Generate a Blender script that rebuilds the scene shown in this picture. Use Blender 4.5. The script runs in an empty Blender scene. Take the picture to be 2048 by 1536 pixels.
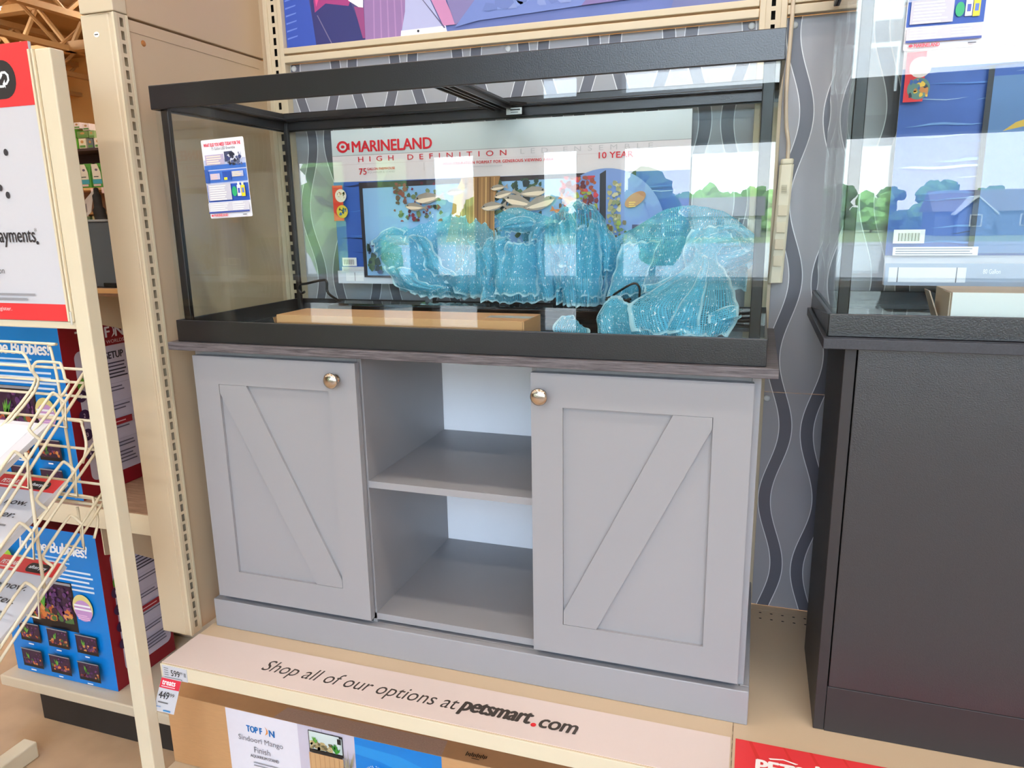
import bpy, bmesh, math, random
from mathutils import Vector, Matrix
random.seed(7)
SC = bpy.context.scene
COL = SC.collection
PI = math.pi

# ------------------------------------------------------------------ camera
cd = bpy.data.cameras.new('camera')
cam = bpy.data.objects.new('camera', cd)
COL.objects.link(cam)
cd.sensor_fit = 'HORIZONTAL'
cd.sensor_width = 36.0
cd.lens = 1459.3 / 2048 * 36.0
cd.clip_start = 0.02
cd.clip_end = 500
cam.matrix_world = (Matrix.Translation((1.207, -1.2838, 0.252)) @ Matrix.Rotation(0.3227, 4, 'Z')
                    @ Matrix.Rotation(1.3484, 4, 'X') @ Matrix.Rotation(-0.0174, 4, 'Z'))
SC.camera = cam

# ------------------------------------------------------------------ colour management, sky
SC.view_settings.view_transform = 'Standard'
SC.view_settings.look = 'None'
SC.view_settings.gamma = 1.0
SC.view_settings.exposure = -0.08
SC.view_settings.use_curve_mapping = False
SC.cycles.use_denoising = True
SC.cycles.max_bounces = 10
SC.cycles.transparent_max_bounces = 24
SC.cycles.sample_clamp_indirect = 6.0
SC.cycles.caustics_reflective = False
SC.cycles.caustics_refractive = False

SKY = 11.0
W = bpy.data.worlds.new('sky')
SC.world = W
W.use_nodes = True
wn = W.node_tree.nodes
wl = W.node_tree.links
wn.clear()
w_out = wn.new('ShaderNodeOutputWorld')
w_bg = wn.new('ShaderNodeBackground')
w_tc = wn.new('ShaderNodeTexCoord')
w_sep = wn.new('ShaderNodeSeparateXYZ')
w_rmp = wn.new('ShaderNodeValToRGB')
w_noi = wn.new('ShaderNodeTexNoise')
w_mix = wn.new('ShaderNodeMixRGB')
w_cr = wn.new('ShaderNodeValToRGB')
w_map = wn.new('ShaderNodeMapping')
w_map.inputs['Scale'].default_value = (1, 1, 3.5)
w_noi.inputs['Scale'].default_value = 2.2
w_noi.inputs['Detail'].default_value = 5
w_rmp.color_ramp.elements[0].position = 0.0
w_rmp.color_ramp.elements[0].color = (0.93, 0.965, 1.0, 1)
w_rmp.color_ramp.elements[1].position = 0.40
w_rmp.color_ramp.elements[1].color = (0.42, 0.66, 1.0, 1)
w_cr.color_ramp.elements[0].position = 0.42
w_cr.color_ramp.elements[0].color = (0, 0, 0, 1)
w_cr.color_ramp.elements[1].position = 0.68
w_cr.color_ramp.elements[1].color = (0.85, 0.85, 0.85, 1)
wl.new(w_tc.outputs['Generated'], w_sep.inputs[0])
wl.new(w_sep.outputs['Z'], w_rmp.inputs[0])
wl.new(w_tc.outputs['Generated'], w_map.inputs[0])
wl.new(w_map.outputs[0], w_noi.inputs['Vector'])
wl.new(w_noi.outputs[0], w_cr.inputs[0])
wl.new(w_cr.outputs[0], w_mix.inputs[0])
wl.new(w_rmp.outputs[0], w_mix.inputs[1])
w_mix.inputs[2].default_value = (0.96, 0.98, 1.0, 1)
wl.new(w_mix.outputs[0], w_bg.inputs[0])
w_bg.inputs[1].default_value = SKY
sd = bpy.data.lights.new('sun', 'SUN')
sd.energy = 26.0
sd.angle = math.radians(2)
sd.color = (1.0, 0.96, 0.9)
sun = bpy.data.objects.new('sun', sd)
COL.objects.link(sun)
sun.rotation_euler = (math.radians(-38), math.radians(-14), 0)
wl.new(w_bg.outputs[0], w_out.inputs[0])

# ------------------------------------------------------------------ materials
def lin(c):
    r = []
    for v in c:
        v = v / 255.0
        r.append(v / 12.92 if v <= 0.04045 else ((v + 0.055) / 1.055) ** 2.4)
    return (r[0], r[1], r[2], 1)

MATS = {}
def mat(name, col, rough=0.5, metal=0.0, var=0.06, scale=18.0, spec=0.5, bump=0.0, bscale=120.0, stretch=None, emit=None):
    if name in MATS:
        return MATS[name]
    m = bpy.data.materials.new(name)
    m.use_nodes = True
    nt = m.node_tree
    b = nt.nodes['Principled BSDF']
    b.inputs['Roughness'].default_value = rough
    b.inputs['Metallic'].default_value = metal
    b.inputs['Specular IOR Level'].default_value = spec
    tc = nt.nodes.new('ShaderNodeTexCoord')
    mp = nt.nodes.new('ShaderNodeMapping')
    if stretch:
        mp.inputs['Scale'].default_value = stretch
    nt.links.new(tc.outputs['Object'], mp.inputs[0])
    no = nt.nodes.new('ShaderNodeTexNoise')
    no.inputs['Scale'].default_value = scale
    no.inputs['Detail'].default_value = 4
    nt.links.new(mp.outputs[0], no.inputs['Vector'])
    mx = nt.nodes.new('ShaderNodeMixRGB')
    L = lin(col)
    mx.inputs[1].default_value = tuple(max(0, v * (1 - var)) for v in L[:3]) + (1,)
    mx.inputs[2].default_value = tuple(min(1, v * (1 + var)) for v in L[:3]) + (1,)
    nt.links.new(no.outputs[0], mx.inputs[0])
    nt.links.new(mx.outputs[0], b.inputs['Base Color'])
    if bump > 0:
        n2 = nt.nodes.new('ShaderNodeTexNoise')
        n2.inputs['Scale'].default_value = bscale
        n2.inputs['Detail'].default_value = 3
        nt.links.new(mp.outputs[0], n2.inputs['Vector'])
        bp = nt.nodes.new('ShaderNodeBump')
        bp.inputs['Strength'].default_value = bump
        bp.inputs['Distance'].default_value = 0.001
        nt.links.new(n2.outputs[0], bp.inputs['Height'])
        nt.links.new(bp.outputs[0], b.inputs['Normal'])
    if emit:
        b.inputs['Emission Color'].default_value = L
        b.inputs['Emission Strength'].default_value = emit
    MATS[name] = m
    return m

def ink(col, rough=0.45):
    """printed ink: one flat colour per tint"""
    return mat('ink_%d_%d_%d' % tuple(col), col, rough, var=0.02, scale=60)

def math_node(nt, op, a=None, b=None, c=None):
    n = nt.nodes.new('ShaderNodeMath')
    n.operation = op
    for i, v in enumerate((a, b, c)):
        if v is None:
            continue
        if isinstance(v, (int, float)):
            n.inputs[i].default_value = v
        else:
            nt.links.new(v, n.inputs[i])
    return n.outputs[0]

def glass_mat(name, tint=(0.968, 0.990, 0.984), f0=0.036):
    """thin uncoloured pane: mirror reflection by the Fresnel law, the rest goes straight through"""
    m = bpy.data.materials.new(name)
    m.use_nodes = True
    nt = m.node_tree
    nt.nodes.clear()
    out = nt.nodes.new('ShaderNodeOutputMaterial')
    geo = nt.nodes.new('ShaderNodeNewGeometry')
    dot = nt.nodes.new('ShaderNodeVectorMath')
    dot.operation = 'DOT_PRODUCT'
    nt.links.new(geo.outputs['Incoming'], dot.inputs[0])
    nt.links.new(geo.outputs['Normal'], dot.inputs[1])
    a = math_node(nt, 'ABSOLUTE', dot.outputs['Value'])
    one = math_node(nt, 'SUBTRACT', 1.0, a)
    p5 = math_node(nt, 'POWER', one, 5.0)
    fr = math_node(nt, 'MULTIPLY_ADD', p5, 1.0 - f0, f0)
    tr = nt.nodes.new('ShaderNodeBsdfTransparent')
    tr.inputs[0].default_value = tint + (1,)
    gl = nt.nodes.new('ShaderNodeBsdfGlossy')
    gl.inputs['Roughness'].default_value = 0.0
    gl.inputs[0].default_value = (1, 1, 1, 1)
    mx = nt.nodes.new('ShaderNodeMixShader')
    nt.links.new(fr, mx.inputs[0])
    nt.links.new(tr.outputs[0], mx.inputs[1])
    nt.links.new(gl.outputs[0], mx.inputs[2])
    nt.links.new(mx.outputs[0], out.inputs[0])
    return m

GLASS = glass_mat('aquarium_glass')
WINDOW_GLASS = glass_mat('window_glass', (0.985, 0.995, 0.99))

def wave_panel_mat(name, x0):
    """printed backdrop: vertical wavy dark ribbons with white outlines on grey"""
    m = bpy.data.materials.new(name)
    m.use_nodes = True
    nt = m.node_tree
    b = nt.nodes['Principled BSDF']
    tc = nt.nodes.new('ShaderNodeTexCoord')
    sp = nt.nodes.new('ShaderNodeSeparateXYZ')
    nt.links.new(tc.outputs['Object'], sp.inputs[0])
    x = math_node(nt, 'SUBTRACT', sp.outputs['X'], x0)
    S = 0.0845
    f = math_node(nt, 'PINGPONG', x, S)
    ph = math_node(nt, 'MULTIPLY', math_node(nt, 'SUBTRACT', sp.outputs['Z'], 0.457), 2 * PI / 0.35)
    cs = math_node(nt, 'COSINE', ph)
    ctr = math_node(nt, 'MULTIPLY_ADD', cs, -0.0185, S / 2)
    d = math_node(nt, 'ABSOLUTE', math_node(nt, 'SUBTRACT', f, ctr))
    dark = math_node(nt, 'LESS_THAN', d, 0.01425)
    edge = math_node(nt, 'LESS_THAN', math_node(nt, 'ABSOLUTE', math_node(nt, 'SUBTRACT', d, 0.01425)), 0.0010)
    no = nt.nodes.new('ShaderNodeTexNoise')
    no.inputs['Scale'].default_value = 5
    nt.links.new(tc.outputs['Object'], no.inputs['Vector'])
    base = nt.nodes.new('ShaderNodeMixRGB')
    base.inputs[1].default_value = lin((158, 158, 166))
    base.inputs[2].default_value = lin((174, 174, 181))
    nt.links.new(no.outputs[0], base.inputs[0])
    m1 = nt.nodes.new('ShaderNodeMixRGB')
    nt.links.new(dark, m1.inputs[0])
    nt.links.new(base.outputs[0], m1.inputs[1])
    m1.inputs[2].default_value = lin((104, 105, 117))
    m2 = nt.nodes.new('ShaderNodeMixRGB')
    nt.links.new(edge, m2.inputs[0])
    nt.links.new(m1.outputs[0], m2.inputs[1])
    m2.inputs[2].default_value = lin((236, 238, 242))
    nt.links.new(m2.outputs[0], b.inputs['Base Color'])
    b.inputs['Roughness'].default_value = 0.32
    return m

def wood_mat(name, c1, c2, stretch=(1.5, 30, 30), scale=9, rough=0.5):
    m = bpy.data.materials.new(name)
    m.use_nodes = True
    nt = m.node_tree
    b = nt.nodes['Principled BSDF']
    tc = nt.nodes.new('ShaderNodeTexCoord')
    mp = nt.nodes.new('ShaderNodeMapping')
    mp.inputs['Scale'].default_value = stretch
    nt.links.new(tc.outputs['Object'], mp.inputs[0])
    no = nt.nodes.new('ShaderNodeTexNoise')
    no.inputs['Scale'].default_value = scale
    no.inputs['Detail'].default_value = 8
    no.inputs['Roughness'].default_value = 0.7
    nt.links.new(mp.outputs[0], no.inputs['Vector'])
    cr = nt.nodes.new('ShaderNodeValToRGB')
    cr.color_ramp.elements[0].position = 0.36
    cr.color_ramp.elements[0].color = lin(c1)
    cr.color_ramp.elements[1].position = 0.64
    cr.color_ramp.elements[1].color = lin(c2)
    nt.links.new(no.outputs[0], cr.inputs[0])
    nt.links.new(cr.outputs[0], b.inputs['Base Color'])
    b.inputs['Roughness'].default_value = rough
    return m

def mesh_cloth_mat(name):
    """open turquoise deco mesh: woven threads, holes between them, glittering metallic yarn"""
    m = bpy.data.materials.new(name)
    m.use_nodes = True
    nt = m.node_tree
    nt.nodes.clear()
    out = nt.nodes.new('ShaderNodeOutputMaterial')
    uv = nt.nodes.new('ShaderNodeUVMap')
    sp = nt.nodes.new('ShaderNodeSeparateXYZ')
    nt.links.new(uv.outputs[0], sp.inputs[0])
    pitch = 0.0034
    def thread(o, duty):
        fr = math_node(nt, 'FRACT', math_node(nt, 'DIVIDE', o, pitch))
        return math_node(nt, 'LESS_THAN', fr, duty)
    tu = thread(sp.outputs[0], 0.40)
    tv = thread(sp.outputs[1], 0.40)
    grid = math_node(nt, 'MAXIMUM', tu, tv)
    cover = math_node(nt, 'MULTIPLY_ADD', grid, 0.58, 0.20)
    mp = nt.nodes.new('ShaderNodeMapping')
    mp.inputs['Scale'].default_value = (330, 120, 1)
    nt.links.new(uv.outputs[0], mp.inputs[0])
    vo = nt.nodes.new('ShaderNodeTexNoise')
    vo.inputs['Scale'].default_value = 1.0
    vo.inputs['Detail'].default_value = 1
    nt.links.new(mp.outputs[0], vo.inputs['Vector'])
    spark = math_node(nt, 'GREATER_THAN', vo.outputs[0], 0.665)
    hem = nt.nodes.new('ShaderNodeVertexColor')
    hem.layer_name = 'hem'
    hs = nt.nodes.new('ShaderNodeSeparateColor')
    nt.links.new(hem.outputs[0], hs.inputs[0])
    col = nt.nodes.new('ShaderNodeMixRGB')
    col.inputs[1].default_value = lin((112, 212, 242))
    col.inputs[2].default_value = lin((200, 242, 250))
    nt.links.new(hs.outputs[0], col.inputs[0])
    col2 = nt.nodes.new('ShaderNodeMixRGB')
    nt.links.new(spark, col2.inputs[0])
    nt.links.new(col.outputs[0], col2.inputs[1])
    col2.inputs[2].default_value = lin((235, 252, 255))
    alpha = math_node(nt, 'MAXIMUM', math_node(nt, 'MAXIMUM', cover, math_node(nt, 'MULTIPLY', hs.outputs[0], 0.85)), spark)
    pr = nt.nodes.new('ShaderNodeBsdfDiffuse')
    nt.links.new(col2.outputs[0], pr.inputs[0])
    tl = nt.nodes.new('ShaderNodeBsdfTranslucent')
    nt.links.new(col2.outputs[0], tl.inputs[0])
    body = nt.nodes.new('ShaderNodeMixShader')
    body.inputs[0].default_value = 0.35
    nt.links.new(pr.outputs[0], body.inputs[1])
    nt.links.new(tl.outputs[0], body.inputs[2])
    gl = nt.nodes.new('ShaderNodeBsdfGlossy')
    gl.inputs['Roughness'].default_value = 0.35
    b2 = nt.nodes.new('ShaderNodeMixShader')
    nt.links.new(math_node(nt, 'MULTIPLY_ADD', spark, 0.35, 0.04), b2.inputs[0])
    nt.links.new(body.outputs[0], b2.inputs[1])
    nt.links.new(gl.outputs[0], b2.inputs[2])
    tr = nt.nodes.new('ShaderNodeBsdfTransparent')
    mx = nt.nodes.new('ShaderNodeMixShader')
    nt.links.new(alpha, mx.inputs[0])
    nt.links.new(tr.outputs[0], mx.inputs[1])
    nt.links.new(b2.outputs[0], mx.inputs[2])
    nt.links.new(mx.outputs[0], out.inputs[0])
    return m

BEIGE = mat('beige_painted_steel', (212, 196, 168), 0.42, var=0.03, scale=6)
BEIGE2 = mat('tan_painted_steel', (202, 178, 148), 0.45, var=0.03, scale=5)
CREAM = mat('cream_powder_coat', (222, 210, 182), 0.4, var=0.03)
HOLESHADE = mat('hole_shade', (15, 13, 11), 0.9)  # near-black colour standing in for the shade inside slots and holes
BLACKPL = mat('black_moulded_plastic', (19, 19, 24), 0.28, spec=0.85, var=0.08, scale=30, bump=0.25, bscale=400)
SILICONE = mat('black_silicone', (9, 9, 10), 0.3, var=0.2)
GREYPAINT = mat('grey_painted_board', (152, 151, 154), 0.42, var=0.025, scale=4)
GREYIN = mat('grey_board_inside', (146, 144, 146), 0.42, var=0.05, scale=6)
WHITEBOARD = mat('white_hardboard', (250, 250, 254), 0.5, var=0.01)
COUNTER = wood_mat('charcoal_woodgrain', (62, 57, 60), (116, 109, 112))
BLACKBOARD = mat('black_textured_board', (38, 37, 41), 0.36, spec=0.85, var=0.25, scale=260, bump=0.35, bscale=500)
BLACKTOP = mat('black_speckled_laminate', (52, 52, 58), 0.4, var=0.5, scale=420)
BLACKEDGE = mat('black_board_edge', (46, 42, 43), 0.5)
NICKEL = mat('brushed_nickel', (205, 195, 182), 0.22, metal=1.0, var=0.05)
KRAFT = mat('kraft_cardboard', (204, 156, 106), 0.75, var=0.07, scale=40, stretch=(1, 1, 6))
KRAFT2 = mat('kraft_sleeve', (190, 158, 134), 0.75, var=0.2, scale=260)
KRAFTD = mat('kraft_cardboard_edge', (150, 112, 74), 0.8, var=0.1)
WHITEPAPER = mat('white_paper', (204, 204, 210), 0.55, var=0.015)
PINKPAPER = mat('warm_white_card', (222, 204, 196), 0.5, var=0.02, scale=4)
CARTONWHITE = mat('white_carton', (232, 238, 236), 0.45, var=0.02)
RED = mat('sign_red', (226, 58, 62), 0.45, var=0.02)
BOXBLUE = mat('box_blue', (0, 128, 214), 0.4, var=0.03)
BOXRED = mat('box_dark_red', (140, 14, 34), 0.4, var=0.04)
DARKCORD = mat('black_cord', (14, 14, 15), 0.4)
CORD = mat('beige_cord', (214, 198, 176), 0.45)
ABS = mat('ivory_plastic', (232, 224, 200), 0.4)
GREYBOX = mat('slate_grey_panel', (92, 104, 114), 0.25, var=0.05)
SHELFWOOD = wood_mat('brown_laminate', (140, 108, 86), (178, 144, 118), (2, 20, 20), 6)
TANTRIM = mat('tan_trim', (222, 178, 120), 0.5)

# ------------------------------------------------------------------ mesh helpers
class MB:
    def __init__(self):
        self.v = []; self.f = []; self.mi = []; self.mats = []
    def slot(self, m):
        if m not in self.mats:
            self.mats.append(m)
        return self.mats.index(m)
    def face(self, pts, m):
        i = len(self.v)
        self.v.extend([tuple(p) for p in pts])
        self.f.append(tuple(range(i, i + len(pts))))
        self.mi.append(self.slot(m))
    def mesh(self, verts, faces, m):
        i = len(self.v)
        self.v.extend([tuple(p) for p in verts])
        s = self.slot(m)
        for q in faces:
            self.f.append(tuple(k + i for k in q)); self.mi.append(s)
    def box(self, x0, x1, y0, y1, z0, z1, m):
        V = [(x, y, z) for z in (z0, z1) for y in (y0, y1) for x in (x0, x1)]
        self.mesh(V, [(0, 2, 3, 1), (4, 5, 7, 6), (0, 1, 5, 4), (2, 6, 7, 3), (0, 4, 6, 2), (1, 3, 7, 5)], m)
    def prism(self, poly, d, m):
        """closed polygon (3D points) extruded by vector d"""
        n = len(poly); d = Vector(d)
        A = [Vector(p) for p in poly]; B = [p + d for p in A]
        self.mesh(A + B, [tuple(reversed(range(n))), tuple(range(n, 2 * n))] +
                  [(i, (i + 1) % n, n + (i + 1) % n, n + i) for i in range(n)], m)
    def ring(self, outer, inner, z0, z1, m):
        """rectangular ring; outer/inner = (x0,x1,y0,y1)"""
        (a, b, c, d), (e, f, g, h) = outer, inner
        self.box(a, b, c, g, z0, z1, m); self.box(a, b, h, d, z0, z1, m)
        self.box(a, e, g, h, z0, z1, m); self.box(f, b, g, h, z0, z1, m)
    def tube(self, pts, r, m, n=8, closed=False):
        P = [Vector(p) for p in pts]
        rings = []
        up = Vector((0.137, 0.211, 0.97)).normalized()
        for i, p in enumerate(P):
            if closed:
                t = (P[(i + 1) % len(P)] - P[i - 1])
            else:
                t = P[min(i + 1, len(P) - 1)] - P[max(i - 1, 0)]
            t.normalize()
            a = t.cross(up)
            if a.length < 1e-3:
                a = t.cross(Vector((1, 0, 0)))
            a.normalize(); b = t.cross(a).normalized()
            rr = r[i] if isinstance(r, (list, tuple)) else r
            rings.append([p + (a * math.cos(2 * PI * k / n) + b * math.sin(2 * PI * k / n)) * rr for k in range(n)])
        V = [q for R_ in rings for q in R_]
        F = []
        L = len(P)
        for i in range(L if closed else L - 1):
            j = (i + 1) % L
            for k in range(n):
                F.append((i * n + k, i * n + (k + 1) % n, j * n + (k + 1) % n, j * n + k))
        if not closed:
            F.append(tuple(reversed(range(n)))); F.append(tuple((L - 1) * n + k for k in range(n)))
        self.mesh(V, F, m)
    def lathe(self, c, axis, prof, m, n=24):
        """profile of (along, radius) revolved about axis through c"""
        c = Vector(c); ax = Vector(axis).normalized()
        a = ax.cross(Vector((0, 0, 1)))
        if a.length < 1e-3:
            a = ax.cross(Vector((1, 0, 0)))
        a.normalize(); b = ax.cross(a)
        V = []
        for (h, r) in prof:
            for k in range(n):
                V.append(c + ax * h + (a * math.cos(2 * PI * k / n) + b * math.sin(2 * PI * k / n)) * r)
        F = []
        for i in range(len(prof) - 1):
            for k in range(n):
                F.append((i * n + k, i * n + (k + 1) % n, (i + 1) * n + (k + 1) % n, (i + 1) * n + k))
        F.append(tuple(reversed(range(n)))); F.append(tuple((len(prof) - 1) * n + k for k in range(n)))
        self.mesh(V, F, m)
    def build(self, name, parent=None, bevel=0.0, smooth=False, origin=None, seg=2):
        off = Vector((0, 0, 0))
        if parent is not None:
            o_ = parent
            while o_ is not None:
                off += Vector(o_.location); o_ = o_.parent
        elif origin is not None:
            off = Vector(origin)
        me = bpy.data.meshes.new(name)
        me.from_pydata([tuple(Vector(p) - off) for p in self.v], [], self.f)
        for m in self.mats:
            me.materials.append(m)
        me.polygons.foreach_set('material_index', self.mi)
        bm = bmesh.new(); bm.from_mesh(me)
        bmesh.ops.remove_doubles(bm, verts=bm.verts, dist=1e-6)
        bmesh.ops.recalc_face_normals(bm, faces=bm.faces)
        bm.to_mesh(me); bm.free()
        if smooth:
            me.polygons.foreach_set('use_smooth', [True] * len(me.polygons))
        ob = bpy.data.objects.new(name, me)
        COL.objects.link(ob)
        if parent is not None:
            ob.parent = parent
        elif origin is not None:
            ob.location = origin
        if bevel > 0:
            bv = ob.modifiers.new('bevel', 'BEVEL')
            bv.width = bevel; bv.segments = seg; bv.limit_method = 'ANGLE'; bv.angle_limit = math.radians(40)
        me.update()
        return ob

def catmull(P, n):
    out = []
    P = [Vector(p) for p in P]
    for i in range(len(P) - 1):
        p0 = P[max(i - 1, 0)]; p1 = P[i]; p2 = P[i + 1]; p3 = P[min(i + 2, len(P) - 1)]
        for k in range(n):
            t = k / n
            out.append(0.5 * ((2 * p1) + (p2 - p0) * t + (2 * p0 - 5 * p1 + 4 * p2 - p3) * t * t + (3 * p1 - p0 - 3 * p2 + p3) * t ** 3))
    out.append(P[-1])
    return out

def slotted(mb, o, u, v, w, z0, z1, sw, sh, pitch, phase, m):
    """steel strip with real slots. o origin (centre line, z=0), u across, v up"""
    o = Vector(o); u = Vector(u); v = Vector(v)
    def q(a0, a1, b0, b1):
        mb.face([o + u * a0 + v * b0, o + u * a1 + v * b0, o + u * a1 + v * b1, o + u * a0 + v * b1], m)
    q(-w / 2, -sw / 2, z0, z1); q(sw / 2, w / 2, z0, z1)
    k0 = math.ceil((z0 + sh - phase) / pitch)
    z = phase + k0 * pitch
    prev = z0
    while z + sh / 2 < z1:
        q(-sw / 2, sw / 2, prev, z - sh / 2)
        prev = z + sh / 2
        z += pitch
    q(-sw / 2, sw / 2, prev, z1)

_TXT = {}
def text_mesh(s, bold, shear, space):
    key = (s, bold, shear, space)
    if key in _TXT:
        return _TXT[key]
    c = bpy.data.curves.new('lettering', 'FONT')
    c.body = s; c.size = 1.0; c.offset = bold; c.shear = shear; c.space_character = space
    c.resolution_u = 3; c.dimensions = '2D'; c.fill_mode = 'FRONT'
    ob = bpy.data.objects.new('lettering', c)
    COL.objects.link(ob)
    dg = bpy.context.evaluated_depsgraph_get()
    me = bpy.data.meshes.new_from_object(ob.evaluated_get(dg))
    V = [tuple(p.co) for p in me.vertices]; F = [tuple(p.vertices) for p in me.polygons]
    bpy.data.objects.remove(ob); bpy.data.curves.remove(c); bpy.data.meshes.remove(me)
    xs = [p[0] for p in V]; ys = [p[1] for p in V]
    _TXT[key] = (V, F, min(xs), max(xs), min(ys), max(ys))
    return _TXT[key]

class Print:
    """flat printing on a surface: o + a*u + b*v, layered outwards along u x v"""
    def __init__(self, o, u=(1, 0, 0), v=(0, 0, 1), step=0.00012, lift=0.0003):
        self.o = Vector(o); self.u = Vector(u).normalized(); self.v = Vector(v).normalized()
        self.n = self.u.cross(self.v).normalized(); self.k = 0; self.step = step; self.lift = lift
        self.mb = MB()
    def p(self, a, b):
        return self.o + self.u * a + self.v * b + self.n * (self.lift + self.k * self.step)
    def poly(self, pts, m):
        self.mb.face([self.p(a, b) for a, b in pts], m); self.k += 1
    def rect(self, a0, b0, a1, b1, m):
        self.poly([(a0, b0), (a1, b0), (a1, b1), (a0, b1)], m)
    def rrect(self, a0, b0, a1, b1, r, m, corners=(1, 1, 1, 1)):
        pts = []
        C = [(a0 + r, b0 + r, PI), (a1 - r, b0 + r, 1.5 * PI), (a1 - r, b1 - r, 0), (a0 + r, b1 - r, .5 * PI)]
        S = [(a0, b0), (a1, b0), (a1, b1), (a0, b1)]
        for i, (cx, cy, st) in enumerate(C):
            if corners[i]:
                pts += [(cx + r * math.cos(st + t * PI / 12), cy + r * math.sin(st + t * PI / 12)) for t in range(7)]
            else:
                pts.append(S[i])
        self.poly(pts, m)
    def ellipse(self, a, b, ra, rb, m, n=24, rot=0.0):
        c, s = math.cos(rot), math.sin(rot)
        self.poly([(a + ra * math.cos(t) * c - rb * math.sin(t) * s, b + ra * math.cos(t) * s + rb * math.sin(t) * c)
                   for t in [2 * PI * k / n for k in range(n)]], m)
    def text(self, s, a, b, w, h, m, bold=0.0, shear=0.0, space=1.0, rot=0.0):
        V, F, x0, x1, y0, y1 = text_mesh(s, 0.0, shear, space)
        c, sn = math.cos(rot), math.sin(rot)
        e = bold * h * 2.2
        for (ox, oy) in (((-e, 0), (e, 0), (0, e * .6), (0, -e * .6)) if bold else ((0, 0),)):
            out = []
            for (x, y, z) in V:
                X = (x - x0) / max(x1 - x0, 1e-6) * w + ox; Y = (y - y0) / max(y1 - y0, 1e-6) * h + oy
                out.append(self.p(a + X * c - Y * sn, b + X * sn + Y * c))
            self.mb.mesh(out, F, m)
            self.k += .3 if bold else 1
        self.k += 1
    def lines(self, a, b, w, n, dy, h, m, jag=0.25):
        for i in range(n):
            ww = w * (1 - jag * random.random())
            bb = b - i * dy
            self.mb.face([self.p(a, bb), self.p(a + ww, bb), self.p(a + ww, bb + h), self.p(a, bb + h)], m)
        self.k += 1
    def blobs(self, a0, b0, a1, b1, cols, n, r0, r1):
        for i in range(n):
            a = random.uniform(a0, a1); b = random.uniform(b0, b1); r = random.uniform(r0, r1)
            k = random.randint(5, 8); ph = random.random() * 6
            self.mb.face([self.p(min(max(a + r * math.cos(ph + 2 * PI * t / k) * random.uniform(.6, 1.2), a0), a1),
                                 min(max(b + r * math.sin(ph + 2 * PI * t / k) * random.uniform(.6, 1.2), b0), b1)) for t in range(k)],
                         ink(random.choice(cols)))
            if i % 4 == 3:
                self.k += 1
        self.k += 1
    def leaves(self, a, b, h, n, wd, cols, spread=0.6):
        for i in range(n):
            an = random.uniform(-spread, spread); l = h * random.uniform(.6, 1)
            dx, dy = math.sin(an), math.cos(an)
            self.mb.face([self.p(a, b), self.p(a + dx * l * .5 + dy * wd, b + dy * l * .5 - dx * wd), self.p(a + dx * l, b + dy * l),
                          self.p(a + dx * l * .5 - dy * wd, b + dy * l * .5 + dx * wd)], ink(random.choice(cols)))
            if i % 3 == 2:
                self.k += 1
        self.k += 1
    def build(self, name, parent):
        return self.mb.build_raw(name, parent)

def build_raw(self, name, parent):
    off = Vector((0, 0, 0)); o_ = parent
    while o_ is not None:
        off += Vector(o_.location); o_ = o_.parent
    me = bpy.data.meshes.new(name)
    me.from_pydata([tuple(Vector(p) - off) for p in self.v], [], self.f)
    for m in self.mats:
        me.materials.append(m)
    me.polygons.foreach_set('material_index', self.mi)
    me.update()
    ob = bpy.data.objects.new(name, me); COL.objects.link(ob); ob.parent = parent
    return ob
MB.build_raw = build_raw

def tag(o, label, cat, group=None, kind=None):
    if label: o['label'] = label
    if cat: o['category'] = cat
    if group: o['group'] = group
    if kind: o['kind'] = kind
    return o

def thing(name, label, cat, loc, group=None):
    o = bpy.data.objects.new(name, None)
    o.empty_display_size = 0.05
    COL.objects.link(o); o.location = loc
    return tag(o, label, cat, group)

def part(name, parent, bevel=0.0, **kw):
    """decorator-free helper: returns (mb, finish)"""
    mb = MB()
    return mb, (lambda: mb.build(name, parent, bevel, **kw))

def boxpart(name, parent, b, m, bevel=0.0):
    mb = MB(); mb.box(*b, m)
    return mb.build(name, parent, bevel)

def boxthing(name, label, cat, b, m, bevel=0.0, group=None, kind=None):
    mb = MB(); mb.box(*b, m)
    o = mb.build(name, None, bevel, origin=((b[0] + b[1]) / 2, (b[2] + b[3]) / 2, b[4]))
    return tag(o, label, cat, group, kind)

def structure(name, b, m):
    return boxthing(name, None, None, b, m, kind='structure')

def dup(root, loc, label=None, group=None):
    r = root.copy(); COL.objects.link(r); r.location = loc
    if label: r['label'] = label
    if group: r['group'] = group
    for ch in list(root.children):
        c = ch.copy(); COL.objects.link(c); c.parent = r
        for g in list(ch.children):
            d = g.copy(); COL.objects.link(d); d.parent = c
    return r

# ================================================================== the store shell
FL = -1.23
CE = 3.3
FLOOR = mat('brown_vinyl_floor', (186, 156, 124), 0.35, var=0.22, scale=9)
WALLTAN = mat('tan_wall_paint', (246, 196, 124), 0.7, var=0.04, scale=2)
WALLWARM = mat('warm_grey_wall_paint', (196, 190, 180), 0.7, var=0.04, scale=2)
CEIL = mat('tan_roof_deck', (190, 146, 92), 0.8, var=0.08, scale=3)
TRUSS = mat('tan_steel_joist', (196, 156, 106), 0.6, var=0.05)
FRAMEDARK = mat('dark_window_frame', (52, 54, 58), 0.5)
SILLWHITE = mat('pale_sill', (214, 210, 206), 0.6)
BRICK = mat('warm_pier_paint', (112, 104, 96), 0.8, var=0.1, scale=30)

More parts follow.
